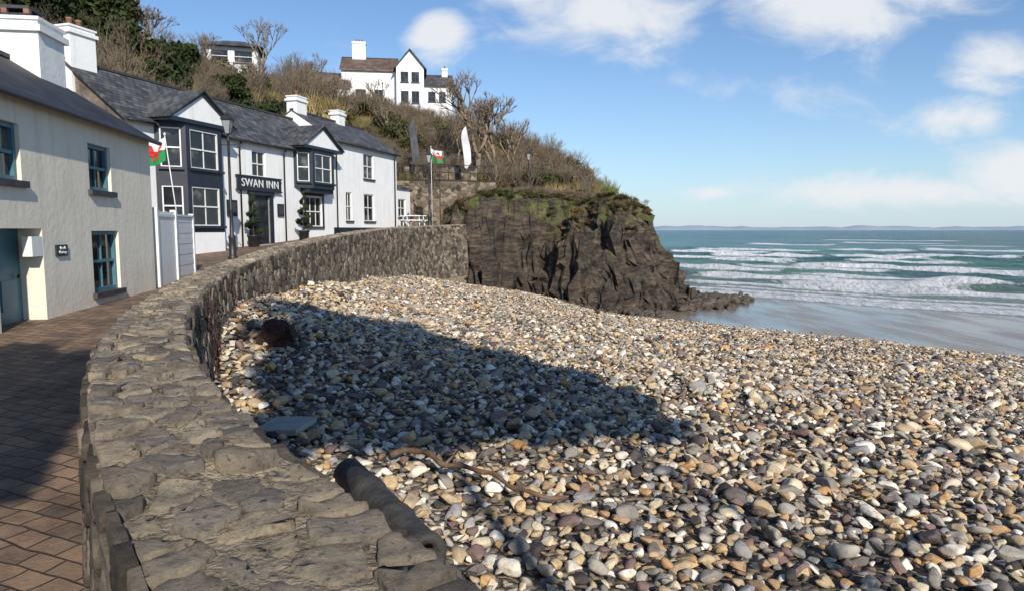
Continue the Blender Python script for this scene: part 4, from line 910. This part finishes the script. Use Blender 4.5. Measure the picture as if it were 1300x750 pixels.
railing('terrace_railing',(-8.4,45.4,0),(-4.8,45.8,0),3.3,8); railing('terrace_railing',(-4.7,45.8,0),(-1.4,47.2,0),3.3,7); railing('terrace_railing',(-7.5,48.6,0),(-2.6,49.6,0),4.5,9)
def bench(loc,rz):
    e=empty('picnic_bench',loc,rz); mb=MB(); 
    mb.box(-.7,.7,-.2,.2,.7,.74,M_frame); mb.done('table_top',e); mb=MB(); mb.box(-.7,.7,-.65,-.42,.42,.46,M_frame); mb.box(-.7,.7,.42,.65,.42,.46,M_frame); mb.done('seats',e); mb=MB()
    for x in (-.5,.5):
        for s in (-1,1): mb.tube([(x,s*.6,0),(x,s*.15,.7)],[.035,.035],M_frame,4)
        mb.box(x-.03,x+.03,-.6,.6,.36,.415,M_frame)
    mb.done('legs',e)
bench((-5.9,41.5,.12),.4); bench((-6.4,43.5,.17),.2)

def topiary(loc):
    e=empty('spiral_topiary',loc); mb=MB(); mb.lathe([(.16,0),(.2,.04),(.24,.42),(.27,.44),(.27,.5),(.22,.5)],M_black,14); mb.done('planter',e)
    mb=MB(); mb.tube([(0,0,.45),(0,0,2.25)],[.03,.012],M_trunk,6); mb.done('stem',e); mb=MB(); rr=random.Random(int(loc[1]*10)); 
    for k in range(80):
        t=k/79; a=t*2*math.pi*3.4; R0=.25*(1-t)+.03; c=(math.cos(a)*R0,math.sin(a)*R0,.65+t*1.55); s=.115*(1-t)+.05; leafs(mb,c,s,s,s*.7,34,.045,M_green,rr,.3)
    mb.done('foliage',e)
def innpt(p,q): return (-10.8+.277*p-.961*q,29.8+.961*p+.277*q)
x,y=innpt(-1.35,-.5); topiary((x,y,-.72)); x,y=innpt(2.0,-.7); topiary((x,y,-.52))

# ------------------------------------------------------------------ hill house
def simple_house(name,loc,rz,parts,chims):
    global mb
    e=empty(name,loc,rz)
    for (x0,x1,y0,y1,ze,zr,axis,ops,rmat) in parts:
        mb=MB(); mb.wall(x0,x1,-3,ze,ops,M_white,y=y0)
        ym=(y0+y1)/2; xm=(x0+x1)/2
        mb.add([(x0,y1,-3),(x1,y1,-3),(x1,y1,ze),(x0,y1,ze)],[(0,1,2,3)],M_white)
        if axis=='x':
            for x in (x0,x1): mb.add([(x,y0,-3),(x,y1,-3),(x,y1,ze),(x,ym,zr),(x,y0,ze)],[(0,1,2,3,4)],M_white)
        else:
            for x in (x0,x1): mb.add([(x,y0,-3),(x,y1,-3),(x,y1,ze),(x,y0,ze)],[(0,1,2,3)],M_white)
            for yq in (y0,y1): mb.add([(x0,yq,ze),(x1,yq,ze),(xm,yq,zr)],[(0,1,2)],M_white)
        mb.done('walls',e); mb=MB()
        if axis=='x': groof(x0-.2,x1+.2,y0,y1,ze,zr,rmat,.3,.12)
        else:
            sl=(zr-ze)/(xm-x0); o_=.35
            mb.slab([(x0-o_,y0-.35,ze-o_*sl+.12),(xm,y0-.35,zr+.12),(xm,y1,zr+.12),(x0-o_,y1,ze-o_*sl+.12)][::-1],.12,rmat); mb.slab([(xm,y0-.35,zr+.12),(x1+o_,y0-.35,ze-o_*sl+.12),(x1+o_,y1,ze-o_*sl+.12),(xm,y1,zr+.12)][::-1],.12,rmat)
        mb.done('roof',e); mb=MB()
        for o in ops: mb.window(*o[:4],y0,2,2,M_navy,fr=.08,bar=.05)
        if ops: mb.done('windows',e)
    mb=MB()
    for c in chims: chimney(*c)
    if chims: mb.done('chimneys',e)
    return e
simple_house('hill_house',(-14.7,83,14.3),rad(8),[(-5.4,1.0,0,6,4.5,6.4,'x',[(-3.8,-2.6,.8,2.2),(-1.6,-.6,1.0,2.2)],M_tile),(1.0,4.2,-1.3,5,4.7,6.6,'y',[(1.5,2.4,2.9,4.1),(2.75,3.65,2.9,4.1),(1.5,2.4,.5,1.9),(2.75,3.65,.5,1.9)],M_slate),(4.2,7.6,.3,5,3.0,4.5,'x',[(4.7,5.6,1.0,2.2),(6.0,6.8,1.0,2.2)],M_slate)],[(-3.5,3,1.6,.9,5.2,8.3,M_white,3),(6.8,2.6,.7,.6,3.6,5.4,M_white,1)])
simple_house('hill_house',(-22.2,80,12.9),rad(20),[(-3.0,3.6,0,5,3.6,5.4,'x',[(-1,.2,1.2,2.4)],M_tile)],[])
gz=empty('hilltop_lookout',(-23.7,60,13.0),rad(15)); mb=MB()
mb.wall(-2,2,-2,2.2,[(-1.7,-.3,.9,1.9),(.1,1.6,.9,1.9)],M_white,y=-1.5); mb.add([(-2,-1.5,-2),(-2,1.5,-2),(-2,1.5,2.2),(-2,-1.5,2.2),(2,-1.5,-2),(2,1.5,-2),(2,1.5,2.2),(2,-1.5,2.2)],[(0,1,2,3),(4,5,6,7),(1,5,6,2)],M_white)
mb.window(-1.7,-.3,.9,1.9,-1.5,1,1,M_frame); mb.window(.1,1.6,.9,1.9,-1.5,1,1,M_frame); mb.done('walls',gz); mb=MB()
mb.add([(-2.5,-2,2.15),(2.5,-2,2.15),(2.5,2,2.15),(-2.5,2,2.15),(-.8,0,3.0),(.8,0,3.0)],[(0,1,5,4),(1,2,5),(2,3,4,5),(3,0,4),(3,2,1,0)],M_slate); mb.done('roof',gz)
mb=MB(); mb.tube([(0,0,0),(0,0,1.2)],[.05,.05],M_trunk,5); mb.box(-.35,.35,-.03,.03,.7,1.2,M_trunk); mb.done('notice_board',loc=(5.4,51,2.3))

# ------------------------------------------------------------------ beach odds
def bz(x,y): return float(beach_z(np.array([x]),np.array([y]))[0])
pts=catmull([(-1.15,6.3,bz(-1.15,6.3)+.14),(-.9,6.35,bz(-.9,6.35)+.2),(-.6,6.05,bz(-.6,6.05)+.19),(-.25,5.95,bz(-.25,5.95)+.19),(.1,5.6,bz(.1,5.6)+.17),(.45,5.5,bz(.45,5.5)+.16)],.05)
mb=MB(); mb.tube([tuple(p+Vector((0,0,.015*math.sin(i*.9)))) for i,p in enumerate(pts)],[.03-.014*i/len(pts)+.004*math.sin(i*1.7) for i in range(len(pts))],M_wood,8); mb.tube([(-.62,6.05,bz(-.6,6)+.18),(-.5,6.25,bz(-.5,6.2)+.26)],[.016,.007],M_wood,6); mb.done('driftwood_branch')
A_=Vector((-1.42,5.75,bz(-1.42,5.75)+.12)); B_=Vector((-.56,4.3,bz(-.56,4.3)+.12)); ax=(A_-B_); Lp=ax.length
Mx=Matrix.Translation(B_)@ax.to_track_quat('Z','Y').to_matrix().to_4x4()
mb=MB(); n=24; prof=[(.085,.25),(.085,.0),(.135,-.01),(.15,.01),(.15,.08),(.138,.1),(.138,.5),(.15,.52),(.15,.6),(.138,.62),(.138,1.1),(.15,1.12),(.15,1.2),(.135,1.22),(.13,Lp)]
mb.lathe(prof,M_darkpipe,n,Mx); mb.done('rubber_fender')
e=empty('rusty_mooring_winch',(-3.6,10.35,bz(-3.6,10.35)+.04)); mb=MB()
mb.lathe([(.17,-.2),(.19,-.17),(.12,-.12),(.11,.12),(.19,.17),(.17,.2)],M_rust,12,Matrix.Translation((0,0,.2))@Matrix.Rotation(rad(80),4,'X')); mb.box(-.26,.2,-.2,.18,-.1,.12,M_rust,Matrix.Rotation(.25,4,'Y')); mb.tube([(-.24,0,.05),(-.14,-.1,.34),(.1,-.05,.36),(.24,0,.05)],[.03]*4,M_rust,6); mb.box(.05,.3,-.1,.12,.0,.22,M_rust,Matrix.Rotation(-.3,4,'Y')); mb.done('drum',e)
mb=MB(); mb.slab([(-.26,-.2,.0),(.2,-.26,.02),(.3,.15,.05),(-.18,.24,.03)],.06,M_conc); mb.done('concrete_slab',loc=(-2.45,7.2,bz(-2.45,7.2)+.12))
def chain(s,down,side):
    mb=MB(); n=int(down/.075)
    for k in range(n):
        t=k/n; d=.1+down*t; x,y,z=Fout(s+side*math.sin(t*2.6)*.8,d,.07); Mx=Matrix.Translation((x,y,z))@Matrix.Rotation(rad(90)*(k%2)+.5,4,'Z')@Matrix.Rotation(rad(90),4,'X')
        pl=[(math.cos(a)*.024,math.sin(a)*.045,0) for a in [2*math.pi*i/8 for i in range(9)]]; mb.tube(pl,[.009]*9,M_rust,5,Mx)
    mb.done('mooring_chain')
for s_y,dn,sd2 in ((8.2,1.3,.5),(9.6,1.2,-.4),(11.5,.9,.4)): chain(float(np.interp(s_y,WC[:,1],dl)),dn,sd2)

# ------------------------------------------------------------------ camera
cd=bpy.data.cameras.new('camera'); co=bpy.data.objects.new('camera',cd); scene.collection.objects.link(co); scene.camera=co
cd.sensor_width=36; cd.lens=24.0; cd.clip_start=.05; cd.clip_end=30000; co.location=(0,0,0); co.rotation_euler=(rad(90-5.47),0,0)
